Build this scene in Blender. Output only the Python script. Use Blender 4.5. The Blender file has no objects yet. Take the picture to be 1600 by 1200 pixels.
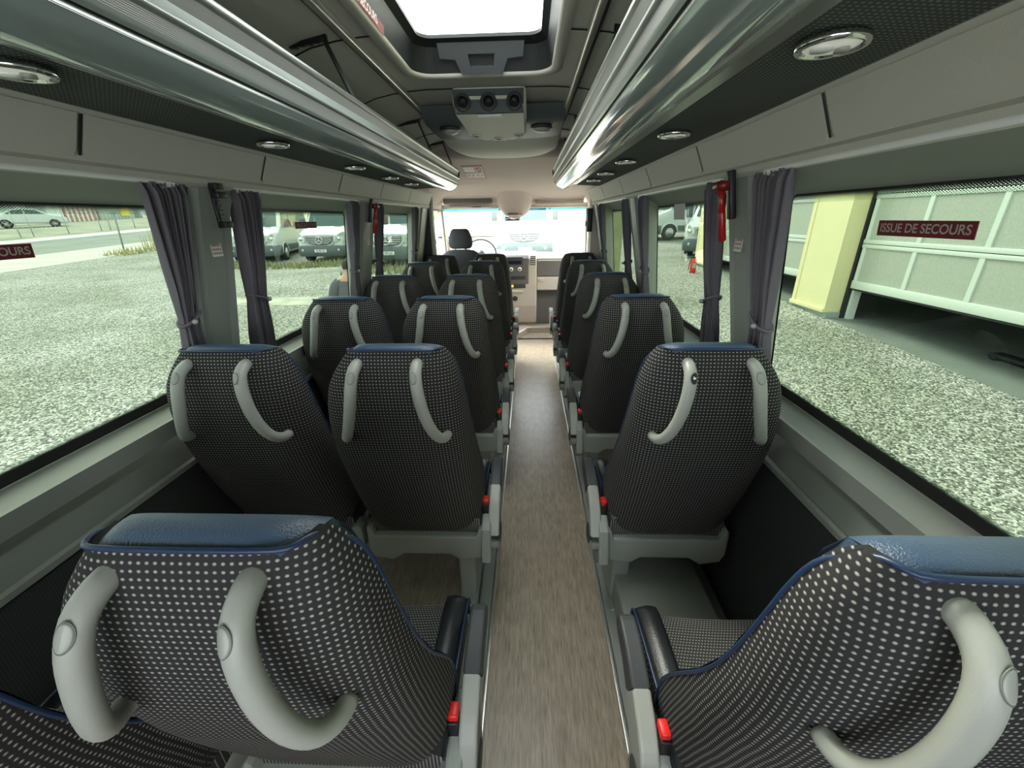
import bpy, bmesh, math, random
from mathutils import Vector, Matrix
random.seed(7)
S = bpy.context.scene
COL = S.collection
PI = math.pi
XC = -0.170                       # centre line of the vehicle; camera stands at x = 0

# ------------------------------------------------------------------ materials
MATS = {}
def newmat(name):
    m = bpy.data.materials.new(name); m.use_nodes = True
    nt = m.node_tree; nt.nodes.clear()
    out = nt.nodes.new('ShaderNodeOutputMaterial')
    MATS[name] = m
    return m, nt, out
def N(nt, t, **kw):
    n = nt.nodes.new(t)
    for k, v in kw.items():
        if k in n.inputs: n.inputs[k].default_value = v
        else: setattr(n, k, v)
    return n
def L(nt, a, b): nt.links.new(a, b)
def pr(name, col, rough=.5, metal=0., bump=0., bscale=200., var=0., vscale=3., coat=0., emit=None, est=0., spec=.5, col2=None, mscale=None):
    m, nt, out = newmat(name)
    b = N(nt, 'ShaderNodeBsdfPrincipled')
    b.inputs['Base Color'].default_value = (*col, 1); b.inputs['Roughness'].default_value = rough
    b.inputs['Metallic'].default_value = metal; b.inputs['Specular IOR Level'].default_value = spec
    if coat: b.inputs['Coat Weight'].default_value = coat; b.inputs['Coat Roughness'].default_value = .08
    if emit: b.inputs['Emission Color'].default_value = (*emit, 1); b.inputs['Emission Strength'].default_value = est
    tc = N(nt, 'ShaderNodeTexCoord')
    if var or col2:
        ns = N(nt, 'ShaderNodeTexNoise', Scale=vscale, Detail=4.)
        if mscale:
            mp = N(nt, 'ShaderNodeMapping'); mp.inputs['Scale'].default_value = mscale
            L(nt, tc.outputs['Object'], mp.inputs['Vector']); L(nt, mp.outputs[0], ns.inputs['Vector'])
        else: L(nt, tc.outputs['Object'], ns.inputs['Vector'])
        r = N(nt, 'ShaderNodeValToRGB')
        c2 = col2 or tuple(min(1, c * (1 + var)) for c in col)
        c1 = col if col2 else tuple(c * (1 - var) for c in col)
        r.color_ramp.elements[0].color = (*c1, 1); r.color_ramp.elements[1].color = (*c2, 1)
        r.color_ramp.elements[0].position = .35; r.color_ramp.elements[1].position = .65
        L(nt, ns.outputs['Fac'], r.inputs[0]); L(nt, r.outputs[0], b.inputs['Base Color'])
    if bump:
        nb = N(nt, 'ShaderNodeTexNoise', Scale=bscale, Detail=2.)
        L(nt, tc.outputs['Object'], nb.inputs['Vector'])
        bp = N(nt, 'ShaderNodeBump', Strength=bump, Distance=.002)
        L(nt, nb.outputs['Fac'], bp.inputs['Height']); L(nt, bp.outputs[0], b.inputs['Normal'])
    L(nt, b.outputs[0], out.inputs[0])
    return m

def fabric(name, base, dot, pitch=.0093, coord='UV', rad=.26, soft=.1, stagger=.0, rough=.85):
    m, nt, out = newmat(name)
    b = N(nt, 'ShaderNodeBsdfPrincipled', Roughness=rough)
    b.inputs['Specular IOR Level'].default_value = .15
    tc = N(nt, 'ShaderNodeTexCoord'); sx = N(nt, 'ShaderNodeSeparateXYZ')
    L(nt, tc.outputs[coord], sx.inputs[0])
    def mth(op, a, bb=None, c=None):
        n = N(nt, 'ShaderNodeMath', operation=op)
        for i, v in enumerate((a, bb, c)):
            if v is None: continue
            if hasattr(v, 'links') or hasattr(v, 'is_linked'): L(nt, v, n.inputs[i])
            else: n.inputs[i].default_value = v
        return n.outputs[0]
    u = mth('DIVIDE', sx.outputs[0], pitch); v = mth('DIVIDE', sx.outputs[1 if coord == 'UV' else 1], pitch)
    row = mth('FLOOR', v)
    odd = mth('MULTIPLY', mth('MODULO', mth('ABSOLUTE', row), 2.), stagger)
    u = mth('ADD', u, odd)
    fu = mth('SUBTRACT', mth('FRACT', u), .5); fv = mth('SUBTRACT', mth('FRACT', v), .5)
    d = mth('SQRT', mth('ADD', mth('MULTIPLY', fu, fu), mth('MULTIPLY', mth('MULTIPLY', fv, 1.25), mth('MULTIPLY', fv, 1.25))))
    mr = N(nt, 'ShaderNodeMapRange'); mr.inputs[1].default_value = rad + soft; mr.inputs[2].default_value = rad - soft
    L(nt, d, mr.inputs[0])
    # fine weave between the dots
    wv = N(nt, 'ShaderNodeTexNoise', Scale=900., Detail=1.); L(nt, tc.outputs['Object'], wv.inputs['Vector'])
    mx = N(nt, 'ShaderNodeMixRGB'); mx.inputs[1].default_value = (*base, 1); mx.inputs[2].default_value = (*[c * 1.9 for c in base], 1)
    L(nt, wv.outputs['Fac'], mx.inputs[0])
    mx2 = N(nt, 'ShaderNodeMixRGB'); mx2.inputs[2].default_value = (*dot, 1)
    L(nt, mr.outputs[0], mx2.inputs[0]); L(nt, mx.outputs[0], mx2.inputs[1]); L(nt, mx2.outputs[0], b.inputs['Base Color'])
    bp = N(nt, 'ShaderNodeBump', Strength=.4, Distance=.001); L(nt, mr.outputs[0], bp.inputs['Height']); L(nt, bp.outputs[0], b.inputs['Normal'])
    L(nt, b.outputs[0], out.inputs[0])
    return m

def glassmat(name, tint, gloss=.06, rough=0.0):
    m, nt, out = newmat(name)
    t = N(nt, 'ShaderNodeBsdfTransparent'); t.inputs[0].default_value = (*tint, 1)
    g = N(nt, 'ShaderNodeBsdfGlossy', Roughness=rough); g.inputs[0].default_value = (.9, 1, .95, 1)
    mx = N(nt, 'ShaderNodeMixShader'); lw = N(nt, 'ShaderNodeLayerWeight', Blend=.5)
    pw = N(nt, 'ShaderNodeMath', operation='POWER'); pw.inputs[1].default_value = 4.5
    mm = N(nt, 'ShaderNodeMath', operation='MULTIPLY_ADD'); mm.inputs[1].default_value = .55; mm.inputs[2].default_value = .02
    L(nt, lw.outputs['Facing'], pw.inputs[0]); L(nt, pw.outputs[0], mm.inputs[0]); L(nt, mm.outputs[0], mx.inputs[0])
    L(nt, t.outputs[0], mx.inputs[1]); L(nt, g.outputs[0], mx.inputs[2]); L(nt, mx.outputs[0], out.inputs[0])
    return m

def fritmat():
    m, nt, out = newmat('frit_dots')
    t = N(nt, 'ShaderNodeBsdfTransparent'); t.inputs[0].default_value = (.85, .9, .86, 1)
    b = N(nt, 'ShaderNodeBsdfPrincipled', Roughness=.5); b.inputs['Base Color'].default_value = (.01, .012, .012, 1)
    tc = N(nt, 'ShaderNodeTexCoord'); sx = N(nt, 'ShaderNodeSeparateXYZ'); L(nt, tc.outputs['UV'], sx.inputs[0])
    vo = N(nt, 'ShaderNodeTexVoronoi', Scale=230.); vo.inputs['Randomness'].default_value = 0.
    mp = N(nt, 'ShaderNodeMapping'); mp.inputs['Rotation'].default_value = (0, 0, PI / 4)
    cb = N(nt, 'ShaderNodeCombineXYZ'); L(nt, sx.outputs[0], cb.inputs[0])
    mu = N(nt, 'ShaderNodeMath', operation='MULTIPLY'); mu.inputs[1].default_value = .035; L(nt, sx.outputs[1], mu.inputs[0]); L(nt, mu.outputs[0], cb.inputs[1])
    L(nt, cb.outputs[0], mp.inputs[0]); L(nt, mp.outputs[0], vo.inputs['Vector'])
    # v: 0 at solid edge, 1 at clear edge -> dot radius shrinks
    mr = N(nt, 'ShaderNodeMapRange'); mr.inputs[3].default_value = .75; mr.inputs[4].default_value = .12
    L(nt, sx.outputs[1], mr.inputs[0])
    lt = N(nt, 'ShaderNodeMath', operation='LESS_THAN'); L(nt, vo.outputs['Distance'], lt.inputs[0]); L(nt, mr.outputs[0], lt.inputs[1])
    mx = N(nt, 'ShaderNodeMixShader'); L(nt, lt.outputs[0], mx.inputs[0]); L(nt, t.outputs[0], mx.inputs[1]); L(nt, b.outputs[0], mx.inputs[2])
    L(nt, mx.outputs[0], out.inputs[0])
    return m

def gravelmat():
    m, nt, out = newmat('gravel')
    b = N(nt, 'ShaderNodeBsdfPrincipled', Roughness=.9)
    tc = N(nt, 'ShaderNodeTexCoord')
    v = N(nt, 'ShaderNodeTexVoronoi', Scale=52.); L(nt, tc.outputs['Object'], v.inputs['Vector'])
    n2 = N(nt, 'ShaderNodeTexNoise', Scale=.55, Detail=5.); L(nt, tc.outputs['Object'], n2.inputs['Vector'])
    n3 = N(nt, 'ShaderNodeTexNoise', Scale=60., Detail=3.); L(nt, tc.outputs['Object'], n3.inputs['Vector'])
    sp = N(nt, 'ShaderNodeSeparateColor'); L(nt, v.outputs['Color'], sp.inputs[0])
    r = N(nt, 'ShaderNodeValToRGB'); L(nt, sp.outputs[0], r.inputs[0])
    e = r.color_ramp.elements
    e[0].position = 0.; e[0].color = (.07, .08, .065, 1); e[1].position = .95; e[1].color = (.78, .79, .69, 1)
    x = r.color_ramp.elements.new(.45); x.color = (.25, .265, .22, 1)
    mm = N(nt, 'ShaderNodeMixRGB', blend_type='MULTIPLY'); mm.inputs[0].default_value = .75
    r2 = N(nt, 'ShaderNodeValToRGB'); L(nt, n2.outputs['Fac'], r2.inputs[0])
    r2.color_ramp.elements[0].position = .38; r2.color_ramp.elements[0].color = (.6, .64, .54, 1)
    r2.color_ramp.elements[1].position = .62; r2.color_ramp.elements[1].color = (1, 1, 1, 1)
    L(nt, r.outputs[0], mm.inputs[1]); L(nt, r2.outputs[0], mm.inputs[2]); L(nt, mm.outputs[0], b.inputs['Base Color'])
    ad = N(nt, 'ShaderNodeMath', operation='ADD'); L(nt, v.outputs['Distance'], ad.inputs[0]); L(nt, n3.outputs['Fac'], ad.inputs[1])
    bp = N(nt, 'ShaderNodeBump', Strength=.7, Distance=.02, invert=True); L(nt, ad.outputs[0], bp.inputs['Height']); L(nt, bp.outputs[0], b.inputs['Normal'])
    L(nt, b.outputs[0], out.inputs[0])
    return m

def woodmat():
    m, nt, out = newmat('vinyl_wood')
    b = N(nt, 'ShaderNodeBsdfPrincipled', Roughness=.34)
    tc = N(nt, 'ShaderNodeTexCoord')
    mp = N(nt, 'ShaderNodeMapping'); mp.inputs['Scale'].default_value = (48, 1.5, 1)
    L(nt, tc.outputs['Object'], mp.inputs[0])
    n1 = N(nt, 'ShaderNodeTexNoise', Scale=2.2, Detail=9., Roughness=.72, Distortion=.6); L(nt, mp.outputs[0], n1.inputs['Vector'])
    mp2 = N(nt, 'ShaderNodeMapping'); mp2.inputs['Scale'].default_value = (150, 9, 1); L(nt, tc.outputs['Object'], mp2.inputs[0])
    n2 = N(nt, 'ShaderNodeTexNoise', Scale=2., Detail=4.); L(nt, mp2.outputs[0], n2.inputs['Vector'])
    mp3 = N(nt, 'ShaderNodeMapping'); mp3.inputs['Scale'].default_value = (5, .9, 1); mp3.inputs['Location'].default_value = (.3, .2, 0); L(nt, tc.outputs['Object'], mp3.inputs[0])
    w = N(nt, 'ShaderNodeTexWave', Scale=2.3, Distortion=9., Detail=3.); w.wave_type = 'RINGS'; w.inputs['Detail Scale'].default_value = 1.2; L(nt, mp3.outputs[0], w.inputs['Vector'])
    r = N(nt, 'ShaderNodeValToRGB'); L(nt, n1.outputs['Fac'], r.inputs[0])
    e = r.color_ramp.elements
    e[0].position = .25; e[0].color = (.30, .245, .18, 1); e[1].position = .75; e[1].color = (.56, .475, .37, 1)
    mx = N(nt, 'ShaderNodeMixRGB', blend_type='MULTIPLY'); mx.inputs[0].default_value = .6
    r2 = N(nt, 'ShaderNodeValToRGB'); L(nt, n2.outputs['Fac'], r2.inputs[0]); r2.color_ramp.elements[0].position = .35; r2.color_ramp.elements[0].color = (.45, .42, .4, 1); r2.color_ramp.elements[1].position = .55
    L(nt, r.outputs[0], mx.inputs[1]); L(nt, r2.outputs[0], mx.inputs[2])
    mx2 = N(nt, 'ShaderNodeMixRGB', blend_type='MULTIPLY'); mx2.inputs[0].default_value = .09
    L(nt, mx.outputs[0], mx2.inputs[1]); L(nt, w.outputs[0], mx2.inputs[2])
    L(nt, mx2.outputs[0], b.inputs['Base Color'])
    bp = N(nt, 'ShaderNodeBump', Strength=.25, Distance=.001); L(nt, n2.outputs['Fac'], bp.inputs['Height']); L(nt, bp.outputs[0], b.inputs['Normal'])
    L(nt, b.outputs[0], out.inputs[0])
    return m

def ribmat():
    m, nt, out = newmat('ribbed_aluminium')
    b = N(nt, 'ShaderNodeBsdfPrincipled', Roughness=.42, Metallic=.35); b.inputs['Base Color'].default_value = (.30, .30, .285, 1)
    tc = N(nt, 'ShaderNodeTexCoord')
    w = N(nt, 'ShaderNodeTexWave', Scale=120.); w.bands_direction = 'Z'; L(nt, tc.outputs['Object'], w.inputs['Vector'])
    bp = N(nt, 'ShaderNodeBump', Strength=.25, Distance=.001); L(nt, w.outputs['Fac'], bp.inputs['Height']); L(nt, bp.outputs[0], b.inputs['Normal'])
    L(nt, b.outputs[0], out.inputs[0])

F_SEAT = fabric('seat_fabric', (.019, .019, .0195), (.36, .34, .30), rad=.21, soft=.09, stagger=.0)
F_CUSH = fabric('cushion_fabric', (.030, .030, .029), (.30, .29, .27), pitch=.0075, coord='Object', rad=.25, soft=.1, stagger=.5)
F_WALL = fabric('charcoal_carpet', (.026, .028, .029), (.065, .068, .07), pitch=.006, coord='UV', rad=.3)
F_RACK = fabric('rack_fabric', (.048, .054, .049), (.22, .23, .21), pitch=.0085, coord='Object', rad=.24, soft=.12)
pr('blue_leather', (.045, .078, .130), .38, bump=.5, bscale=420.)
pr('blue_piping', (.012, .028, .070), .4)
pr('black_leather', (.012, .014, .017), .36, bump=.3, bscale=300.)
pr('handle_grey', (.34, .355, .315), .42, bump=.12, bscale=600.)
pr('handle_cap', (.30, .315, .28), .38)
pr('dark_gap', (.01, .011, .01), .6)
pr('seat_plastic', (.29, .315, .285), .5, bump=.1, bscale=500.)
pr('armrest_pad', (.045, .048, .052), .5, bump=.2, bscale=500.)
pr('buckle_red', (.75, .02, .015), .35)
pr('black_plastic', (.008, .008, .009), .45)
pr('trim_grey', (.56, .545, .475), .62, var=.05, vscale=900., bump=.15, bscale=700.)
pr('ledge_grey', (.25, .27, .24), .5, bump=.1, bscale=500.)
pr('pillar_grey', (.33, .35, .32), .55)
pr('ceiling_vinyl', (.46, .46, .415), .6, var=.04, vscale=600.)
pr('black_trim', (.02, .026, .026), .55)
pr('rack_gloss', (.36, .42, .41), .06, metal=.15, coat=.9)
pr('rack_metal', (.30, .31, .29), .3, metal=.6)
pr('rack_edge', (.25, .28, .26), .3, coat=.3)
pr('aluminium', (.72, .71, .66), .28, metal=.75)
pr('chrome', (.8, .8, .78), .12, metal=1.)
pr('lamp_lens', (.7, .74, .66), .3, emit=(1, .97, .85), est=.05)
pr('headliner', (.52, .43, .39), .8)
pr('cab_beige', (.62, .54, .47), .55)
pr('ac_beige', (.74, .73, .62), .6)
pr('ac_dark', (.10, .125, .125), .5)
pr('dash_grey', (.16, .145, .14), .5)
pr('dash_dark', (.05, .05, .055), .4)
pr('screen_dark', (.01, .012, .03), .15)
pr('white_plastic', (.85, .85, .83), .4)
pr('orange_display', (.7, .2, .05), .4, emit=(1, .3, .08), est=.6)
pr('driver_fabric', (.028, .032, .036), .85)
pr('curtain_cloth', (.115, .105, .118), .8, bump=.3, bscale=500.)
pr('red_plastic', (.36, .01, .012), .3)
pr('red_dark', (.17, .008, .01), .35)
pr('sticker_red', (.16, .018, .02), .6)
pr('sticker_text', (.50, .42, .40), .6)
pr('sticker_white', (.7, .7, .66), .6)
pr('sticker_print', (.35, .2, .18), .6)
pr('dome_lens', (.42, .42, .38), .25)
pr('ring_grey', (.46, .45, .40), .5)
pr('paper', (.85, .8, .78), .7)
pr('hatch_black', (.008, .010, .011), .5)
pr('hatch_handle', (.030, .034, .037), .55)
pr('asphalt', (.22, .25, .21), .9, var=.12, vscale=.4)
pr('pavement', (.50, .51, .42), .9, var=.08, vscale=1.)
pr('kerb_stone', (.52, .52, .43), .9)
pr('dry_bank', (.30, .32, .23), .95, var=.2, vscale=.6)
pr('hill_dry', (.60, .55, .36), .95, col2=(.36, .42, .22), vscale=.25)
pr('concrete_slab', (.20, .235, .20), .7, var=.12, vscale=1.2)
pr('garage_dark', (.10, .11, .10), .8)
pr('wall_yellow', (.80, .76, .42), .85, var=.02, vscale=3.)
pr('plinth_green', (.35, .42, .38), .8)
pr('door_frame_white', (.68, .76, .66), .45)
pr('door_panel', (.44, .48, .39), .6, var=.06, vscale=40., bump=.6, bscale=60.)
pr('rubber_black', (.015, .018, .018), .7)
pr('van_white', (.55, .61, .57), .3, coat=.5)
pr('van_bumper', (.10, .13, .13), .6)
pr('van_glass', (.07, .12, .11), .25, spec=.3)
pr('van_light', (.55, .62, .55), .12, metal=.3)
pr('van_grille', (.13, .14, .14), .4)
pr('van_dark_paint', (.07, .13, .12), .25, coat=.5)
pr('tyre', (.02, .024, .024), .8)
pr('rim_silver', (.55, .58, .55), .35, metal=.6)
pr('grass', (.20, .25, .10), .9, col2=(.36, .35, .18), vscale=8.)
pr('weed', (.45, .44, .22), .9)
pr('fence_metal', (.45, .5, .45), .5, metal=.4)
pr('post_green', (.22, .27, .22), .6)
pr('building_white', (.80, .84, .76), .8)
pr('window_shut', (.40, .47, .43), .5)
pr('container_red', (.42, .22, .18), .7)
pr('container_green', (.42, .50, .42), .7)
pr('sign_yellow', (.85, .68, .08), .6)
pr('skin', (.55, .33, .21), .6)
pr('hair', (.02, .018, .016), .8)
pr('tshirt', (.11, .112, .125), .9)
pr('trouser', (.05, .05, .06), .9)
pr('foliage', (.07, .13, .05), .9, col2=(.18, .24, .09), vscale=4.)
pr('olive_wood', (.24, .26, .13), .8, var=.2, vscale=6.)
pr('ext_red', (.75, .05, .02), .35)
pr('beige_floor', (.48, .40, .33), .7)
pr('dash_pale', (.62, .55, .49), .5)
GL_SIDE = glassmat('tinted_glass', (.165, .193, .165))
GL_HATCH = glassmat('hatch_glass', (.86, .88, .82))
GL_FRONT = glassmat('windscreen_glass', (.94, .96, .94))
GL_BAND = glassmat('windscreen_band', (.04, .20, .34))
fritmat(); gravelmat(); woodmat(); ribmat()
def M(n): return MATS[n]

# ------------------------------------------------------------------ geometry helpers
class G:
    """collects faces of ONE mesh"""
    def __init__(s): s.v = []; s.f = []; s.uv = {}; s.sm = []
    def add(s, V, F, uv=None, smooth=False):
        o = len(s.v); s.v += [tuple(p) for p in V]
        for f in F: s.f.append(tuple(i + o for i in f)); s.sm.append(smooth)
        if uv:
            for i, c in enumerate(uv): s.uv[i + o] = c
        return s
    def box(s, x0, x1, y0, y1, z0, z1, bev=0., seg=2):
        bm = bmesh.new(); bmesh.ops.create_cube(bm, size=1)
        for v in bm.verts:
            v.co = Vector((x0 + (v.co.x + .5) * (x1 - x0), y0 + (v.co.y + .5) * (y1 - y0), z0 + (v.co.z + .5) * (z1 - z0)))
        return s.frombm(bm, bev, seg)
    def frombm(s, bm, bev=0., seg=2):
        if bev:
            bmesh.ops.bevel(bm, geom=bm.edges[:] , offset=bev, segments=seg, profile=.5, affect='EDGES', clamp_overlap=True)
        bm.verts.index_update()
        s.add([v.co.copy() for v in bm.verts], [[v.index for v in f.verts] for f in bm.faces], smooth=bool(bev)); bm.free(); return s
    def prism(s, pts, axis, a, b, bev=0., seg=2):
        """polygon pts (2D) extruded on axis 'x','y','z' from a to b"""
        def P(p, t):
            return {'x': (t, p[0], p[1]), 'y': (p[0], t, p[1]), 'z': (p[0], p[1], t)}[axis]
        bm = bmesh.new()
        A = [bm.verts.new(P(p, a)) for p in pts]; B = [bm.verts.new(P(p, b)) for p in pts]
        n = len(pts)
        bm.faces.new(A); bm.faces.new(B[::-1])
        for i in range(n): bm.faces.new((A[i], B[i], B[(i + 1) % n], A[(i + 1) % n]))
        bmesh.ops.recalc_face_normals(bm, faces=bm.faces[:])
        if bev:
            e = [e for e in bm.edges if len(e.link_faces) == 2 and any(len(f.verts) == n for f in e.link_faces)]
            bmesh.ops.bevel(bm, geom=e, offset=bev, segments=seg, profile=.5, affect='EDGES', clamp_overlap=True)
        bm.verts.index_update()
        s.add([v.co.copy() for v in bm.verts], [[v.index for v in f.verts] for f in bm.faces], smooth=False); bm.free(); return s
    def grid(s, rows, uvs=None, closed=False, smooth=True, capa=False, capb=False):
        n = len(rows[0]); V = [p for r in rows for p in r]; F = []
        m = n if closed else n - 1
        for i in range(len(rows) - 1):
            for j in range(m):
                a = i * n + j; b = i * n + (j + 1) % n
                F.append((a, b, b + n, a + n))
        if capa: F.append(tuple(range(n))[::-1])
        if capb: F.append(tuple(range((len(rows) - 1) * n, len(rows) * n)))
        uv = [c for r in uvs for c in r] if uvs else None
        return s.add(V, F, uv, smooth)
    def tube(s, path, r, seg=10, flat=1., caps=True, up=None):
        path = [Vector(p) for p in path]; n = len(path)
        rs = r if hasattr(r, '__len__') else [r] * n
        rows = []; prev = Vector(up) if up else None
        for i, p in enumerate(path):
            t = (path[min(i + 1, n - 1)] - path[max(i - 1, 0)]).normalized()
            if prev is None: prev = Vector((0, 0, 1)) if abs(t.z) < .9 else Vector((1, 0, 0))
            a = t.cross(prev)
            if a.length < 1e-6: a = t.cross(Vector((1, .1, 0)))
            a.normalize(); b = a.cross(t).normalized(); prev = b
            rows.append([p + a * math.cos(k * 2 * PI / seg) * rs[i] + b * math.sin(k * 2 * PI / seg) * rs[i] * flat for k in range(seg)])
        return s.grid(rows, closed=True, capa=caps, capb=caps)
    def lathe(s, prof, c=(0, 0, 0), axis='z', seg=24):
        c = Vector(c); rows = []
        for r, h in prof:
            row = []
            for k in range(seg):
                a = k * 2 * PI / seg; x, y = r * math.cos(a), r * math.sin(a)
                row.append(c + Vector({'z': (x, y, h), 'y': (x, h, y), 'x': (h, x, y)}[axis]))
            rows.append(row)
        return s.grid(rows, closed=True, capa=prof[0][0] > 1e-5, capb=prof[-1][0] > 1e-5)
    def xf(s, mat):
        s.v = [tuple(mat @ Vector(p)) for p in s.v]; return s
    def off(s, d): return s.xf(Matrix.Translation(d))
    def mesh(s, name, mat):
        me = bpy.data.meshes.new(name); me.from_pydata(s.v, [], s.f)
        if s.uv:
            ul = me.uv_layers.new(name='UVMap')
            for l in me.loops: ul.data[l.index].uv = s.uv.get(l.vertex_index, (0, 0))
        me.polygons.foreach_set('use_smooth', s.sm)
        me.materials.append(M(mat)); me.update()
        return me
    def build(s, name, mat, parent=None, label=None, fix=True):
        me = s.mesh(name, mat)
        if fix:
            bm = bmesh.new(); bm.from_mesh(me); bmesh.ops.recalc_face_normals(bm, faces=bm.faces[:]); bm.to_mesh(me); bm.free()
        ob = bpy.data.objects.new(name, me); COL.objects.link(ob)
        if parent: ob.parent = parent
        if label: ob['label'] = label
        return ob
def tag(o, label=None, cat=None, group=None, kind=None):
    if label: o['label'] = label
    if cat: o['category'] = cat
    if group: o['group'] = group
    if kind: o['kind'] = kind
    return o
def thing(name, label, cat, loc=(0, 0, 0), rz=0., group=None, kind=None):
    o = bpy.data.objects.new(name, None); COL.objects.link(o); o.location = loc; o.rotation_euler = (0, 0, rz)
    o.empty_display_size = .1
    return tag(o, label, cat, group, kind)
def struct(g, name, mat, label=None, parent=None):
    o = g.build(name, mat, parent); o['kind'] = 'structure'
    if label: o['label'] = label
    return o
def sstruct(name, label=None):
    o = bpy.data.objects.new(name, None); COL.objects.link(o); o['kind'] = 'structure'
    if label: o['label'] = label
    return o
def copytree(o, parent=None):
    c = o.copy(); COL.objects.link(c)
    if parent: c.parent = parent
    for ch in list(o.children): copytree(ch, c)
    return c
def rrect(y0, y1, z0, z1, r, n=6):
    """rounded rectangle, ccw, r = radius or 4 radii (bl, br, tr, tl)"""
    rs = r if hasattr(r, '__len__') else (r,) * 4
    pts = []
    for (cx, cy, a0, q) in ((y0 + rs[0], z0 + rs[0], PI, rs[0]), (y1 - rs[1], z0 + rs[1], 1.5 * PI, rs[1]), (y1 - rs[2], z1 - rs[2], 0, rs[2]), (y0 + rs[3], z1 - rs[3], .5 * PI, rs[3])):
        for k in range(n + 1):
            a = a0 + k * PI / 2 / n
            pts.append((cx + q * math.cos(a), cy + q * math.sin(a)))
    return pts
def interp(tab, z):
    """tab sorted by z ascending: (z, val)"""
    if z <= tab[0][0]: return tab[0][1]
    for (a, va), (b, vb) in zip(tab, tab[1:]):
        if z <= b:
            t = (z - a) / (b - a); return va + (vb - va) * t
    return tab[-1][1]
def smoothpath(P, n=4):
    P = [Vector(p) for p in P]; out = []
    for i in range(len(P) - 1):
        p0 = P[max(i - 1, 0)]; p1 = P[i]; p2 = P[i + 1]; p3 = P[min(i + 2, len(P) - 1)]
        for k in range(n):
            t = k / n
            out.append(.5 * ((2 * p1) + (p2 - p0) * t + (2 * p0 - 5 * p1 + 4 * p2 - p3) * t * t + (3 * p1 - p0 - 3 * p2 + p3) * t ** 3))
    out.append(P[-1]); return out
def text_g(txt, size):
    """text as mesh data in XY, centred; returns G"""
    cu = bpy.data.curves.new('t', 'FONT'); cu.body = txt; cu.size = size; cu.align_x = 'CENTER'; cu.align_y = 'CENTER'; cu.offset = size * .018
    ob = bpy.data.objects.new('t', cu); COL.objects.link(ob)
    dg = bpy.context.evaluated_depsgraph_get(); dg.update()
    me = bpy.data.meshes.new_from_object(ob.evaluated_get(dg))
    g = G(); g.add([v.co.copy() for v in me.vertices], [tuple(p.vertices) for p in me.polygons])
    bpy.data.objects.remove(ob); bpy.data.meshes.remove(me)
    return g

# ================================================================== PASSENGER SEATS
ZW = [(.38, .185), (.44, .206), (.50, .212), (.62, .212), (.79, .204), (.92, .195), (1.0, .187), (1.05, .179), (1.09, .167), (1.112, .155), (1.128, .145)]
ZN = [(.38, .190), (.44, .210), (.50, .217), (.62, .221), (.79, .217), (.92, .208), (1.0, .193), (1.05, .173), (1.09, .143), (1.112, .125), (1.128, .110)]
YR = [(.38, .165), (.46, .130), (.55, .094), (.65, .055), (.75, .022), (.85, -.004), (.95, -.018), (1.03, -.020), (1.09, -.012), (1.115, -.004), (1.128, .003)]
DP = [(.38, .12), (.48, .165), (.56, .18), (.66, .165), (.75, .14), (.85, .12), (.95, .110), (1.05, .092), (1.09, .076), (1.112, .062), (1.128, .042)]
def w_(z, s=1): return interp(ZW if s >= 0 else ZN, z)
def yr_(z): return interp(YR, z)
def yf_(z): return interp(YR, z) + interp(DP, z)
def seat_shell():
    g = G(); rows = []; uvs = []; zs = [.38, .40, .43, .47, .51, .55, .59, .63, .67, .71, .75, .79, .83, .87, .91, .95, .98, 1.01, 1.035, 1.06, 1.08, 1.097, 1.112, 1.122, 1.128]
    zprev = None; vv = 0
    for z in zs:
        yf = yf_(z); D = yf - yr_(z); row = []; n = 32
        q = max(0., min(1., (z - .38) / .35)); ea = .36 + .26 * q; eb = .42 + .24 * q
        for k in range(n + 1):
            th = PI * k / n; c, s_ = math.cos(th), math.sin(th)
            x = w_(z, c) * math.copysign(abs(c) ** (ea if c > 0 else .32), c); y = yf - D * abs(s_) ** (eb if c > 0 else .40)
            row.append((x, y, z))
        # arc length from the middle of the rear
        mid = n // 2; al = [0] * (n + 1)
        for k in range(mid + 1, n + 1): al[k] = al[k - 1] + (Vector(row[k]) - Vector(row[k - 1])).length
        for k in range(mid - 1, -1, -1): al[k] = al[k + 1] - (Vector(row[k]) - Vector(row[k + 1])).length
        if zprev is not None: vv += (Vector(row[mid]) - Vector(zprev)).length
        zprev = row[mid]
        uvs.append([(a, vv) for a in al]); rows.append(row)
    g.grid(rows, uvs)
    # front (padded) face
    rows = []; uvs = []
    for z in zs:
        yf = yf_(z); row = []; uvr = []
        for k in range(13):
            t = -1 + 2 * k / 12; x = w_(z, t) * t
            rec = .035 * math.cos(t * PI / 2) ** .5 if abs(t) < 1 else 0
            bol = .03 * math.exp(-((abs(t) - .78) / .14) ** 2) * (1 if z < .95 else .3)
            kk = max(0., min(1., (1.04 - z) / .10))
            row.append((x, yf - .006 + (bol - rec + .006) * kk, z)); uvr.append((x, z))
        rows.append(row); uvs.append(uvr)
    g.grid(rows, uvs)
    # top and bottom closing
    for z in (.38, 1.128):
        ea, eb = (.36, .42) if z < 1 else (.62, .66)
        yf = yf_(z); yr = yr_(z)
        ring = [(w_(z, math.cos(PI * k / 32)) * math.copysign(abs(math.cos(PI * k / 32)) ** (ea if k < 16 else .32), math.cos(PI * k / 32)), yf - (yf - yr) * abs(math.sin(PI * k / 32)) ** (eb if k < 16 else .40), z) for k in range(33)]
        g.add(ring, [tuple(range(33))])
    return g
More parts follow.
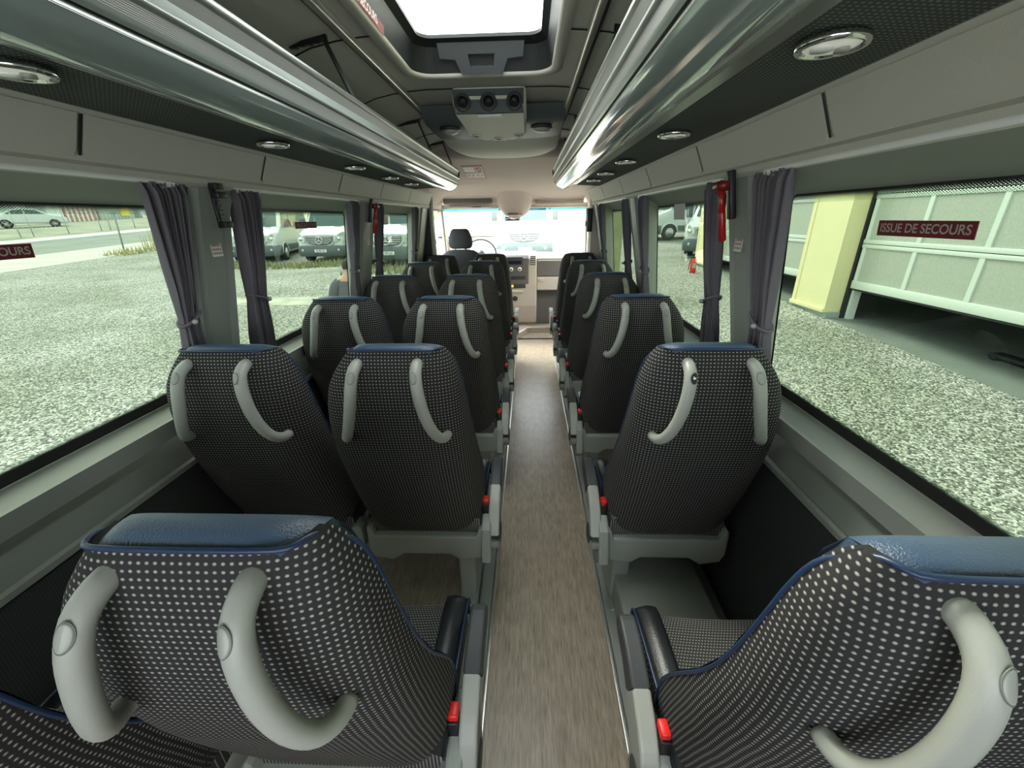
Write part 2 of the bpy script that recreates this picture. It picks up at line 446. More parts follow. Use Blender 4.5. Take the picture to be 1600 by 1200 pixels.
def seat_cap():
    """blue leather head roll: from the rear piping over the top, down the front"""
    prof = [(.003, 1.127), (.006, 1.134), (.018, 1.139), (.034, 1.140), (.050, 1.136), (.062, 1.126), (.070, 1.10), (.076, 1.05), (.084, .98), (.080, .93)]
    kx = [.76, .80, .87, .94, .99, 1.0, 1.0, .98, .95, .92]
    rows = []; n = 18
    for k in range(n + 1):
        t = -1 + 2 * k / n; e = max(0., 1 - abs(t) ** 8); row = []
        for i, (y, z) in enumerate(prof):
            hw = w_(min(z, 1.127), t) - .004
            row.append((hw * t * (kx[i] if t > 0 else .5 + kx[i] * .5), y, z if z < 1.12 else 1.122 + (z - 1.122) * (.25 + .75 * e)))
        rows.append(row)
    g = G(); g.grid(rows)
    for r in (rows[0], rows[-1]): g.add(r, [tuple(range(len(r)))])
    return g
def seat_piping():
    def side(s):
        P = []
        for z in (.44, .50, .58, .66, .74, .82, .90, .98, 1.04, 1.085): P.append((s * (w_(z, s) - .001), yf_(z) - .003, z))
        q = w_(1.12, s)
        P += [(s * (q - .001), .046, 1.112), (s * (q - (.014 if s > 0 else .005)), .026, 1.128), (s * (q - (.030 if s > 0 else .014)), .004, 1.130)]
        return P
    A = side(1); B = side(-1)[::-1]
    mid = [(.085, -.001, 1.131), (.04, -.002, 1.131), (-.03, -.002, 1.131), (-.075, -.001, 1.131)]
    return G().tube(smoothpath(A + mid + B, 3), .0036, 8)
HP_ = [(.080, .010, 1.096), (.081, -.016, 1.094), (.083, -.042, 1.078), (.087, -.056, 1.045), (.094, -.061, 1.000), (.104, -.060, .957), (.116, -.053, .920), (.129, -.039, .893), (.140, -.016, .880), (.143, .008, .878)]
HR_ = [.0155, .0158, .016, .016, .0158, .0154, .015, .0145, .014, .0135]
HPS = smoothpath(HP_, 3)
HI = 8      # index of the button on the path
def seat_handle(sgn):
    sp = [(sgn * p.x, p.y, p.z) for p in HPS]
    rr = [interp([(i * 3, r) for i, r in enumerate(HR_)], i) for i in range(len(sp))]
    return G().tube(sp, rr, 16, flat=.95, up=(0, 1, .3))
def capframe(sgn):
    p = HPS[HI - 1]; t = (HPS[HI] - HPS[HI - 2]).normalized(); t = Vector((sgn * t.x, t.y, t.z))
    out = Vector((sgn * -.25, -1, .35)); out = (out - t * out.dot(t)).normalized()
    return Vector((sgn * p.x, p.y, p.z)) + out * .0154, t, out.cross(t), out
def capsurf(sgn, rad, h):
    c, t, s_, o = capframe(sgn)
    return [c + s_ * rad * .82 * math.cos(a) + t * rad * 1.45 * math.sin(a) + o * (h - .0154 * (1 - math.sqrt(max(0, 1 - (rad * .82 * math.cos(a) / .016) ** 2)))) for a in [k * 2 * PI / 24 for k in range(24)]]
def handle_cap(sgn, hole=False):
    g = G(); return g.grid([capsurf(sgn, .0102, -.0012), capsurf(sgn, .0102, .0008), capsurf(sgn, .0085, .0013), capsurf(sgn, .004, .0015), capsurf(sgn, .0003, .0016)], closed=True)
def ring_gap(sgn):
    p = capsurf(sgn, .0108, .0002); return G().tube(p + [p[0]], .0007, 5, caps=False)

def cushion_g():
    g = G(); rows = []
    ys = [.15, .18, .22, .28, .34, .40, .45, .485, .505, .512]
    for y in ys:
        row = []
        for k in range(21):
            t = -1 + 2 * k / 20; x = .170 * t
            z = .470 + .012 * abs(t) ** 2 - .010 * math.exp(-((y - .33) / .012) ** 2)
            z -= .0 if y < .47 else (y - .47) ** 1.5 * 6.0
            if y < .2: z -= (.2 - y) * .3
            row.append((x, y, z))
        rows.append(row)
    rows.append([(p[0], .505, .38) for p in rows[-1]])
    g.grid(rows)
    g.box(-.205, .205, .16, .495, .375, .455, bev=.012)
    return g
def bolster_g(s):
    rows = []
    for y, hz, wd in ((.15, .455, .8), (.19, .475, .9), (.25, .490, 1), (.33, .496, 1), (.41, .494, 1), (.47, .488, 1), (.50, .478, 1), (.512, .455, 1), (.513, .40, 1)):
        row = []
        for k in range(9):
            t = k / 8; x = .142 + (.208 - .142) * t
            row.append((s * x * (wd * .06 + .94), y, hz + .012 * math.sin(t * PI) - .004 * t + (-.03 if k == 0 else 0)))
        row.append((s * .209 * (wd * .06 + .94), y, hz - .02)); rows.append(row)
    g = G(); g.grid(rows); return g
def cushpipe_g(s):
    P = [(s * .200, .17, .455), (s * .205, .22, .482), (s * .209, .30, .491), (s * .210, .40, .490), (s * .210, .47, .484), (s * .210, .503, .470), (s * .208, .514, .44)]
    return G().tube(smoothpath(P, 3), .0042, 7)
def base_beam():
    g = G()
    # rear cross beam with raised corners
    out = [(-.214, .415), (-.205, .425), (-.195, .412), (-.185, .385), (.185, .385), (.195, .412), (.215, .425), (.232, .41), (.236, .33), (.205, .285), (.12, .275), (.085, .30), (-.085, .30), (-.13, .27), (-.20, .285), (-.215, .32)]
    g.prism(out, 'y', .135, .20, bev=.008)
    g.box(-.21, .21, .19, .49, .33, .40, bev=.015)
    return g
def leg_g():
    g = G()
    g.prism([(.19, .33), (.42, .33), (.38, .15), (.36, 0.02), (.20, 0.02), (.20, .15)], 'x', .10, .165, bev=.01)
    g.box(.095, .17, .14, .46, 0, .03, bev=.008)
    return g
def side_hub():
    g = G()
    g.prism([(.10, .30), (.13, .42), (.20, .45), (.30, .42), (.33, .34), (.30, .27), (.16, .25)], 'x', .205, .240, bev=.008)
    return g
def arm_profile(pad):
    # centre line from the hub to the tip
    P = smoothpath([(.19, 0, .365), (.225, 0, .43), (.28, 0, .475), (.35, 0, .505), (.415, 0, .515)], 6)
    R = [.060, .050, .038, .031, .028]
    n = len(P)
    def rad(i): return interp([(j * 6, r) for j, r in enumerate(R)], i)
    cut = int(n * .52)
    idx = range(cut, n) if pad else range(0, cut + 1)
    top = []; bot = []
    for i in idx:
        t = (P[min(i + 1, n - 1)] - P[max(i - 1, 0)]).normalized(); nn = Vector((-t.z, 0, t.x))
        top.append(P[i] + nn * rad(i)); bot.append(P[i] - nn * rad(i))
    if pad:
        c = P[-1]; r = R[-1]; end = [c + Vector((math.cos(a), 0, math.sin(a))) * r for a in [PI / 2 - PI * k / 8 for k in range(1, 8)]]
        poly = top + end + bot[::-1]
    else:
        c = P[0]; r = R[0]; t = (P[1] - P[0]).normalized(); a0 = math.atan2(-t.x, -t.z)
        base = math.atan2(t.z, t.x)
        end = [c + Vector((math.cos(base + PI + a), 0, math.sin(base + PI + a))) * r for a in [-PI / 2 + PI * k / 8 for k in range(7, 0, -1)]]
        end = end[::-1]
        poly = top + bot[::-1] + end
    return [(p.x, p.z) for p in poly]
def arm_g(pad):
    return G().prism(arm_profile(pad), 'x', .229 - (.0 if not pad else .001), .269 + (.0 if not pad else .001), bev=.008, seg=3)

def make_seat(arm=True, mirror=False, missing_cap=False):
    root = thing('passenger_seat', 'seat', 'seat')
    MR = Matrix.Scale(-1, 4, (1, 0, 0)) if mirror else Matrix.Identity(4)
    def B_(g, name, mat, parent, label=None): return g.xf(MR).build(name, mat, parent, label)
    B_(seat_shell(), 'backrest', 'seat_fabric', root)
    B_(seat_cap(), 'head_roll', 'blue_leather', root, 'blue leather head roll')
    B_(seat_piping(), 'piping', 'blue_piping', root)
    for s in (-1, 1):
        h = B_(seat_handle(s), 'grab_handle', 'handle_grey', root)
        if missing_cap and s == 1:
            B_(handle_cap(s), 'screw_hole', 'dark_gap', h, 'open screw hole without its cap')
            c, t, s_, o = capframe(s); c = c + o * .002
            g = G(); g.grid([[c + (s_ * math.cos(a) + t * math.sin(a)) * r + o * hh for a in [k * 2 * PI / 12 for k in range(12)]] for r, hh in ((.0048, -.001), (.0048, .001), (.0002, .0012))], closed=True)
            B_(g, 'screw', 'chrome', h)
        else:
            B_(handle_cap(s), 'cover_button', 'handle_cap', h)
            B_(ring_gap(s), 'button_seam', 'button_seam', h)
    c = B_(cushion_g(), 'seat_cushion', 'cushion_fabric', root)
    for s in (-1, 1):
        B_(bolster_g(s), 'bolster', 'black_leather', c)
        B_(cushpipe_g(s), 'cushion_piping', 'blue_piping', c)
    B_(base_beam(), 'seat_base', 'seat_plastic', root)
    if arm:
        B_(leg_g(), 'leg', 'seat_plastic', root)
        B_(side_hub(), 'hinge_cover', 'seat_plastic', root)
        a = B_(arm_g(False), 'armrest', 'handle_grey', root)
        B_(arm_g(True), 'armrest_pad', 'armrest_pad', a)
        B_(G().lathe([(.0001, .0035), (.034, .0035), (.038, .001), (.038, -.004)], (.2685, .19, .365), 'x', 20), 'pivot_disc', 'armrest_pad', a)
    if not arm: return root
    b = B_(G().box(.206, .229, .19, .220, .37, .485, bev=.003), 'buckle', 'black_plastic', root)
    B_(G().box(.207, .228, .196, .228, .478, .500, bev=.004), 'release_button', 'buckle_red', b)
    return root
pr('button_seam', (.16, .17, .15), .6)

LX, WX, RX = -.375, -.840, .490
rows_left_aisle = [.322, 1.02, 1.765, 2.505, 3.34, 4.02]
rows_left_win = [.20, 1.02, 1.765, 2.50, 3.30, 3.95]
rows_right = [.302, 1.02, 1.765, 2.525, 3.30, 4.02]
ordn = ['nearest the camera', 'second from the camera', 'third from the camera', 'fourth from the camera', 'fifth from the camera', 'farthest, just behind the driver']
GS = 'dotted coach seats facing the windscreen'
protoA = make_seat(True); protoW = make_seat(False); protoR = make_seat(True, True)
for i, y in enumerate(rows_left_aisle):
    o = protoA if i == 0 else copytree(protoA)
    o.location = (LX, y, 0)
    tag(o, ['dotted coach seat with broad blue top, largest at lower left beside the aisle',
            'dotted coach seat directly left of the aisle, second row from the camera',
            'dotted coach seat directly left of the aisle, third row from the camera',
            'dotted coach seat directly left of the aisle, fourth row from the camera',
            'dotted coach seat directly left of the aisle, fifth row from the camera',
            'dotted coach seat directly left of the aisle in the front row, before the radio'][i], 'seat', GS)
for i, y in enumerate(rows_left_win):
    o = protoW if i == 0 else copytree(protoW)
    o.location = (WX, y, 0)
    tag(o, ['coach seat in the bottom left corner, mostly cut off, only its right edge showing',
            'dotted coach seat beside the left window, second row from the camera',
            'dotted coach seat beside the left window, third row from the camera',
            'dotted coach seat beside the left window, fourth row from the camera',
            'dotted coach seat beside the left window, fifth row from the camera',
            'dotted coach seat beside the left window in the front row behind the driver seat'][i], 'seat', GS)
for i, y in enumerate(rows_right):
    if i == 1: o = make_seat(True, True, True)
    else: o = protoR if i == 0 else copytree(protoR)
    o.location = (RX, y, 0)
    tag(o, ['single coach seat cut off at the lower right corner, nearest right of the aisle',
            'single coach seat right of the aisle, second row, with one handle cap missing',
            'single coach seat right of the aisle, third row from the camera',
            'single coach seat right of the aisle, fourth row from the camera',
            'single coach seat right of the aisle, fifth row from the camera',
            'single coach seat right of the aisle in the front row by the glovebox'][i], 'seat', GS)

# ================================================================== SHELL
YB, YE = -1.0, 4.08            # passenger compartment from the rear doors to the B pillar
def X(side, d): return XC + side * d
def ext(profile, side, ys, uvlen=False, thick=0):
    """profile [(d,z)] swept along y list"""
    rows = []; uvs = []
    al = [0]
    for a, b in zip(profile, profile[1:]): al.append(al[-1] + math.hypot(b[0] - a[0], b[1] - a[1]))
    for y in ys:
        rows.append([(X(side, d), y, z) for d, z in profile]); uvs.append([(y, a) for a in al])
    return G().grid(rows, uvs, smooth=False)

floor_ = G().box(X(-1, .86), X(1, .86), YB, 5.15, -.04, 0)
struct(floor_, 'floor', 'vinyl_wood', 'wood-look vinyl floor running down the aisle')
def pil(z): return .755 + (1.541 - z) * .195
WINS = [(-.10, 1.15), (1.36, 2.40), (2.66, 3.72)]
zT, zB = 1.541, .915
trimn = [0]
def trim(g, mat, label=None, parent=None):
    trimn[0] += 1
    return struct(g, 'trim_%d' % trimn[0], mat, label, parent)
pr('rail_white', (.93, .93, .9), .3)
pr('reveal_grey', (.235, .245, .215), .65)
wn = 0
for side, sn in ((-1, 'left'), (1, 'right')):
    W = sstruct('wall_' + sn, 'grey moulded side wall with windows on the ' + sn)
    # lower carpeted wall
    struct(ext([(.905, .0), (.905, .745)], side, [YB, 4.3]), 'carpet_panel', 'charcoal_carpet', None, W)
    # floor-side step cover
    struct(G().prism([(X(side, .905), 0), (X(side, .81), 0), (X(side, .825), .05), (X(side, .905), .06)], 'y', YB, 4.3), 'footing', 'ledge_grey', None, W)
    # ledge under the windows
    led = [(.945, .915), (.940, .908), (.940, .866), (.930, .862), (.925, .868), (.932, .858), (.928, .842), (.922, .815), (.912, .752), (.907, .754), (.898, .749), (.898, .734), (.906, .730)]
    struct(ext(led, side, [YB, YE]), 'window_ledge', 'ledge_grey', None, W)
    # window surround: plane with rounded openings
    bm = bmesh.new()
    def ringe(pts):
        vs = [bm.verts.new((X(side, pil(z)), y, z)) for y, z in pts]
        return [bm.edges.new((vs[i], vs[(i + 1) % len(vs)])) for i in range(len(vs))]
    es = ringe([(YB, .86), (YE, .86), (YE, 1.575), (YB, 1.575)])
    for (a, b) in WINS: es += ringe(rrect(a, b, zB, zT, (.05, .05, .075, .075)))
    bmesh.ops.triangle_fill(bm, use_beauty=True, use_dissolve=False, edges=es)
    bm.verts.index_update()
    g = G(); g.add([v.co.copy() for v in bm.verts], [[v.index for v in f.verts] for f in bm.faces]); bm.free()
    struct(g, 'window_surround', 'pillar_grey', None, W)
    # raised pillar covers
    for (a, b) in ((1.215, 1.30), (2.46, 2.56), (3.80, 3.90)):
        zs = [.90 + .64 * k / 6 for k in range(7)]
        rows = [[(X(side, pil(z)), a - .012, z), (X(side, pil(z) - .014), a, z), (X(side, pil(z) - .016), (a + b) / 2, z), (X(side, pil(z) - .014), b, z), (X(side, pil(z)), b + .012, z)] for z in zs]
        struct(G().grid(rows, smooth=False), 'pillar_cover', 'ledge_grey', None, W)
    # upper panels
    up = [(.752, 1.541), (.742, 1.552), (.738, 1.564), (.744, 1.572), (.742, 1.576), (.706, 1.655), (.700, 1.662), (.706, 1.668)]
    struct(ext(up, side, [YB, YE]), 'cornice', 'trim_grey', None, W)
    seams = [-.98, .905, 1.51, 2.12, 2.71, 3.35, 4.05]
    for a, b in zip(seams, seams[1:]):
        pts = rrect(a + .006, b - .006, 0, .078, (.02, .02, .003, .003), 4)
        rows = []
        g = G(); bm = bmesh.new()
        def mp(y, t, off):
            d = .743 - .036 * t / .08 - off * .91; z = 1.577 + .079 * t / .08 - off * .41
            return (X(side, d), y, z)
        A = [bm.verts.new(mp(y, t, .0065)) for y, t in pts]; B = [bm.verts.new(mp(y, t, -.003)) for y, t in pts]
        bm.faces.new(A); n = len(pts)
        for i in range(n): bm.faces.new((A[i], B[i], B[(i + 1) % n], A[(i + 1) % n]))
        g.frombm(bm); struct(g, 'access_panel', 'trim_grey', None, W)
        struct(G().add([mp(b - .004, .006, .0072), mp(b + .004, .006, .0072), mp(b + .004, .078, .0072), mp(b - .004, .078, .0072)], [(0, 1, 2, 3)]), 'panel_gap', 'dark_gap', None, W)
    struct(G().tube([(X(side, .700), YB, 1.6665), (X(side, .700), YE, 1.6665)], .005, 8), 'edge_bead', 'ledge_grey', None, W)
    # outer roof skin behind the rack so no light leaks in
    struct(ext([(.945, .90), (.95, 0.0), (.95, -.1)], side, [YB, 5.4]), 'outer_skin', 'van_white', None, W)
    struct(ext([(.93, 1.495), (.90, 1.62), (.80, 1.90), (.60, 2.06), (0, 2.10)], side, [YB, .45]), 'roof_skin', 'van_white', None, W)
    struct(ext([(.93, 1.495), (.90, 1.62), (.80, 1.90), (.60, 2.06), (0, 2.10)], side, [1.95, 5.2]), 'roof_skin', 'van_white', None, W)
    struct(ext([(.93, 1.495), (.90, 1.62), (.80, 1.90), (.60, 2.06), (.33, 2.08)], side, [.45, 1.95]), 'roof_skin', 'van_white', None, W)
    # ---- windows: reveal, glass, frit, gasket
    for (a, b) in WINS:
        wn += 1
        Wd = sstruct('window_%d' % wn, 'tinted side window with dotted black edge')
        op = rrect(a, b, zB, zT, (.05, .05, .075, .075)); gl = rrect(a + .05, b + .11, .935, 1.497, (.04, .04, .03, .03))
        def gd(z): return .945 - (z - .935) * .10
        rows = [[(X(side, pil(z)), y, z) for y, z in op], [(X(side, pil(z) + .012), y, z) for y, z in op], [(X(side, gd(z)), y, z) for y, z in gl]]
        struct(G().grid(rows, closed=True, smooth=False), 'reveal', 'reveal_grey', None, Wd)
        struct(G().add([(X(side, gd(z)), y, z) for y, z in gl], [tuple(range(len(gl)))]), 'pane', 'tinted_glass', None, Wd)
        # solid black edge strip + dotted strips
        e = .006
        g = G()
        in_ = rrect(a + .062, b + .098, .962, 1.494, (.035, .035, .02, .02))
        g.grid([[(X(side, gd(z) - .001), y, z) for y, z in gl], [(X(side, gd(z) - .0012), y, z) for y, z in in_]], closed=True, smooth=False)
        struct(g, 'black_edge', 'dark_gap', None, Wd)
        V = []; uv = []
        g = G()
        for (z0, z1) in ((1.496, 1.474), (.961, .976)):
            rr_ = [[(X(side, gd(z) - .0015), y, z) for y in (a + .062, b + .098)] for z in (z0, z1)]
            g.grid(rr_, [[(y, 0) for y in (a + .062, b + .098)], [(y, 1) for y in (a + .062, b + .098)]], smooth=False)
        struct(g, 'dotted_edge', 'frit_dots', None, Wd)
        # bright curtain rail on the top edge of the opening
        cr = thing('curtain_rail', 'slim aluminium curtain rail above the %s %s window' % ({0: 'nearest', 1: 'middle', 2: 'front'}[(wn - 1) % 3], sn), 'curtain rail', (X(side, .748), (a + b) / 2, 1.548), 0, 'aluminium curtain rails')
        P = [(side * .02, a + .02 - (a + b) / 2, -.035), (side * .004, a + .045 - (a + b) / 2, -.012), (0, a + .09 - (a + b) / 2, 0), (0, b - .09 - (a + b) / 2, 0), (side * .004, b - .045 - (a + b) / 2, -.012), (side * .02, b - .02 - (a + b) / 2, -.035)]
        G().tube(smoothpath(P, 5), .0062, 8, flat=1.2).build('rail_profile', 'rail_white', cr)

RWL = sstruct('wall_rear', 'rear doors behind the camera')
struct(G().box(X(-1, .95), X(1, .95), YB - .06, YB, -.1, .92).box(X(-1, .95), X(1, .95), YB - .06, YB, 1.52, 2.1).box(X(-1, .95), X(-1, .80), YB - .06, YB, .92, 1.52).box(X(1, .80), X(1, .95), YB - .06, YB, .92, 1.52).box(XC - .05, XC + .05, YB - .06, YB, .92, 1.52), 'door_panels', 'trim_grey', None, RWL)
# ceiling -------------------------------------------------------
cp = [(-.74, 1.672), (-.72, 1.75), (-.66, 1.84), (-.58, 1.895), (-.48, 1.930), (-.40, 1.945), (-.33, 1.952), (-.265, 1.956), (0, 1.958), (.265, 1.956), (.33, 1.952), (.40, 1.945), (.48, 1.930), (.58, 1.895), (.66, 1.84), (.72, 1.75), (.74, 1.672)]
HX0, HX1, HY0, HY1 = -.265, .265, .70, 1.85
ys = [YB, HY0, HY1, 3.36]
V = []; g = G()
for i, (a, b) in enumerate(zip(ys, ys[1:])):
    for j in range(len(cp) - 1):
        if i == 1 and cp[j][0] >= HX0 - .001 and cp[j + 1][0] <= HX1 + .001: continue
        p, q = cp[j], cp[j + 1]
        g.add([(XC + p[0], a, p[1]), (XC + q[0], a, q[1]), (XC + q[0], b, q[1]), (XC + p[0], b, p[1])], [(0, 1, 2, 3)])
CE = struct(g, 'ceiling', 'ceiling_vinyl', 'grey vinyl roof lining with cross seams')
for y in (.75, 1.485, 2.045, 2.51, 2.9):
    seg = [c for c in cp]
    for part in ([c for c in seg if c[0] <= -.26], [c for c in seg if c[0] >= .26]) if HY0 < y < HY1 else (seg,):
        struct(G().grid([[(XC + d, y - .003, z - .0012) for d, z in part], [(XC + d, y, z - .0045) for d, z in part], [(XC + d, y + .003, z - .0012) for d, z in part]], smooth=False), 'seam', 'dark_gap', None, CE)
for s in (-1, 1):
    trim(G().box(XC + s * .35 - .012, XC + s * .35 + .012, YB, 2.62, 1.928, 1.948, bev=.005), 'aluminium', 'bright metal rail along the roof lining')
    trim(G().box(XC + s * .368 - .004, XC + s * .368 + .004, YB, 2.62, 1.937, 1.947), 'dark_gap')
# wood floor edge strips
for x, sg in ((-.142, -1), (.292, 1)):
    trim(G().box(x - .006, x + .006, YB, 4.9, 0, .012, bev=.002), 'aluminium', 'bright metal floor strip beside the aisle')
    trim(G().box(min(x + sg * .008, x + sg * .055), max(x + sg * .008, x + sg * .055), YB, 4.9, 0, .022, bev=.004), 'seat_plastic', 'grey seat track cover beside the aisle')
    trim(G().box(min(x + sg * .055, x + sg * .10), max(x + sg * .055, x + sg * .10), YB, 4.9, 0, .008), 'ledge_grey')

# roof hatch -----------------------------------------------------
H = thing('roof_hatch', 'bright roof escape hatch with black rim in the ceiling', 'hatch', (XC, 1.28, 1.95))
def hl(pts, z): return [(x - 0, y, z) for x, y in pts]
o1 = rrect(-.290, .290, -.62, .585, .085, 8); o2 = rrect(-.262, .262, -.60, .562, .075, 8); o3 = rrect(-.252, .252, -.59, .552, .07, 8); o4 = rrect(-.235, .235, -.56, .52, .06, 8); o5 = rrect(-.213, .213, -.54, .487, .045, 8)
G().grid([hl(o1, .006), hl(o1, -.008), hl(o2, -.014), hl(o3, -.006), hl(o3, .02)], closed=True).build('trim_ring', 'ring_grey', H)
G().grid([hl(o3, .0), hl(o4, .07), hl(o5, .085), hl(o5, .095)], closed=True, smooth=False).build('inner_rim', 'hatch_black', H)
G().add(hl(o5, .09), [tuple(range(len(o5)))]).build('skylight_pane', 'hatch_glass', H)
# handle plate with rectangular opening, leaning down from the pane edge to the ring
bm = bmesh.new()
def HP(u, v): return (u, .50 + v * .45, .075 - v)     # u across, v down the slope
outer = [(-.155, 0.0), (.155, 0.0), (.150, .040), (.095, .044), (.075, .085), (-.075, .085), (-.095, .044), (-.150, .040)]
inner = [(-.048, .030), (.048, .030), (.042, .064), (-.042, .064)]
es = []
for ring in (outer, inner):
    vs = [bm.verts.new(HP(*p)) for p in ring]; es += [bm.edges.new((vs[i], vs[(i + 1) % len(vs)])) for i in range(len(vs))]
bmesh.ops.triangle_fill(bm, use_beauty=True, edges=es)
r = bmesh.ops.extrude_face_region(bm, geom=bm.faces[:])
bmesh.ops.translate(bm, verts=[v for v in r['geom'] if isinstance(v, bmesh.types.BMVert)], vec=(0, .018, .010))
gh = G(); gh.frombm(bm); gh.build('release_handle', 'hatch_handle', H)
lab = G().add([(-.2505, -.35, -.004), (-.2505, .19, -.004), (-.247, .19, .022), (-.247, -.35, .022)], [(0, 1, 2, 3)]).build('warning_label', 'sticker_red', H, 'red label with pale print on the rim')
tg = text_g('ISSUE DE SECOURS', .03); tg.xf(Matrix(((0, 0, 1, -.2465), (1, 0, 0, .0), (0, 1, 0, .009), (0, 0, 0, 1)))).build('label_print', 'sticker_text', lab)

# roof air console ------------------------------------------------
A = thing('roof_air_console', 'roof mounted air console with round vents beyond the hatch', 'air vent', (XC, 2.035, 1.955))
def outl(k, y0): return [(-.155 * k, .0 + y0), (.160 * k, .0 + y0), (.160 * k, .56 - y0), (.085 * k, .72 - y0), (-.085 * k, .72 - y0), (-.155 * k, .56 - y0)]
def rnd(pts, r=.03, n=4):
    out = []; m = len(pts)
    for i in range(m):
        p0, p, p1 = Vector(pts[i - 1]), Vector(pts[i]), Vector(pts[(i + 1) % m])
        a = p + (p0 - p).normalized() * r; b = p + (p1 - p).normalized() * r
        for k in range(n + 1):
            t = k / n; out.append(tuple((1 - t) ** 2 * a + 2 * t * (1 - t) * p + t * t * b))
    return out
def hz(pts, f): return [(x, y, f(x, y)) for x, y in pts]
fz = lambda y: -.080 + max(0, .045 - y) * 1.5
G().grid([hz(rnd(outl(1, 0)), lambda x, y: .0), hz(rnd(outl(1, 0)), lambda x, y: fz(y) + .012), hz(rnd(outl(.96, .008)), lambda x, y: fz(y)), hz(rnd(outl(.92, .015)), lambda x, y: fz(y) - .004)], closed=True).build('housing', 'ac_beige', A)
G().add(hz([(-.147, .05), (.147, .05), (.147, .55), (.080, .70), (-.080, .70), (-.147, .55)], lambda x, y: fz(y) - .0045), [(0, 1, 2, 3, 4, 5)]).build('underside', 'ac_beige', A)
G().add([(-.150, -.004, -.006), (.150, -.004, -.006), (.148, .044, -.083), (-.148, .044, -.083)], [(0, 1, 2, 3)]).build('front_fascia', 'ac_dark', A)
for x in (-.11, 0, .11):
    v = G().lathe([(.030, .002), (.034, -.006), (.030, -.010), (.022, -.006), (.020, .0)], (0, 0, 0), 'z', 20)
    v.xf(Matrix.Translation((x, .018, -.046)) @ Matrix.Rotation(-1.0, 4, 'X') @ Matrix.Scale(1.05, 4))
    vv = v.build('vent_ring', 'dash_dark', A)
    q = G().lathe([(.0001, -.012), (.012, -.011), (.019, -.004), (.019, .0)], (0, 0, 0), 'z', 16).xf(Matrix.Translation((x, .018, -.046)) @ Matrix.Rotation(-1.0, 4, 'X') @ Matrix.Scale(1.05, 4)).build('nozzle', 'black_plastic', vv)
for x, y in ((-.115, .57), (0, .66), (.115, .57)):
    vv = G().lathe([(.024, .0), (.026, -.008), (.018, -.008), (.016, -.003), (.0001, -.003)], (x, y - .03, fz(.5) - .004), 'z', 18).build('vent_ring', 'ac_beige', A)
    G().box(x - .012, x + .012, y - .035, y - .025, fz(.5) - .013, fz(.5) - .006, bev=.002).build('vent_slot', 'dark_gap', vv)
G().box(-.055, .055, .065, .09, fz(.5) - .012, fz(.5), bev=.008).build('light_bar', 'white_plastic', A)
G().box(-.045, .045, .675, .688, fz(.5) - .010, fz(.5), bev=.004).build('light_bar', 'white_plastic', A)
# cross panel carrying two domed lamps
rows = []
for y, z0 in ((2.28, 1.950), (2.31, 1.905), (2.38, 1.888), (2.55, 1.884), (2.75, 1.886), (2.80, 1.900)):
    rows.append([(XC + .345 * t, y + .06 * (1 - t * t) * (1 if y > 2.6 else 0), z0 - .004 * (1 - t * t)) for t in [-1 + k / 8 for k in range(17)]])
trim(G().grid(rows), 'ac_dark', 'dark cross panel at the end of the roof rails')
rows = []
for y, z0 in ((2.80, 1.896), (2.84, 1.860), (3.10, 1.848), (3.36, 1.858), (3.40, 1.875)):
    rows.append([(XC + .36 * t, y + .06 * (1 - t * t), z0 + .045 * t ** 4) for t in [-1 + k / 8 for k in range(17)]])
trim(G().grid(rows), 'ac_beige', 'beige curved cross panel above the cab entrance')
for sx in (-.235, .235):
    l = thing('dome_lamp', 'oval dome lamp %s of the roof air console' % ('left' if sx < 0 else 'right'), 'lamp', (XC + sx, 2.44, 1.886), 0, 'dome lamps beside the air console')
    G().lathe([(.052, .0), (.056, -.012), (.046, -.016)], (0, 0, 0), 'z', 24).build('rim', 'dash_dark', l)
    G().lathe([(.046, -.010), (.040, -.024), (.022, -.031), (.0001, -.033)], (0, 0, 0), 'z', 24).build('lens', 'dome_lens', l)
G().box(-.006, .006, -.004, .004, -.003, .003, bev=.001)
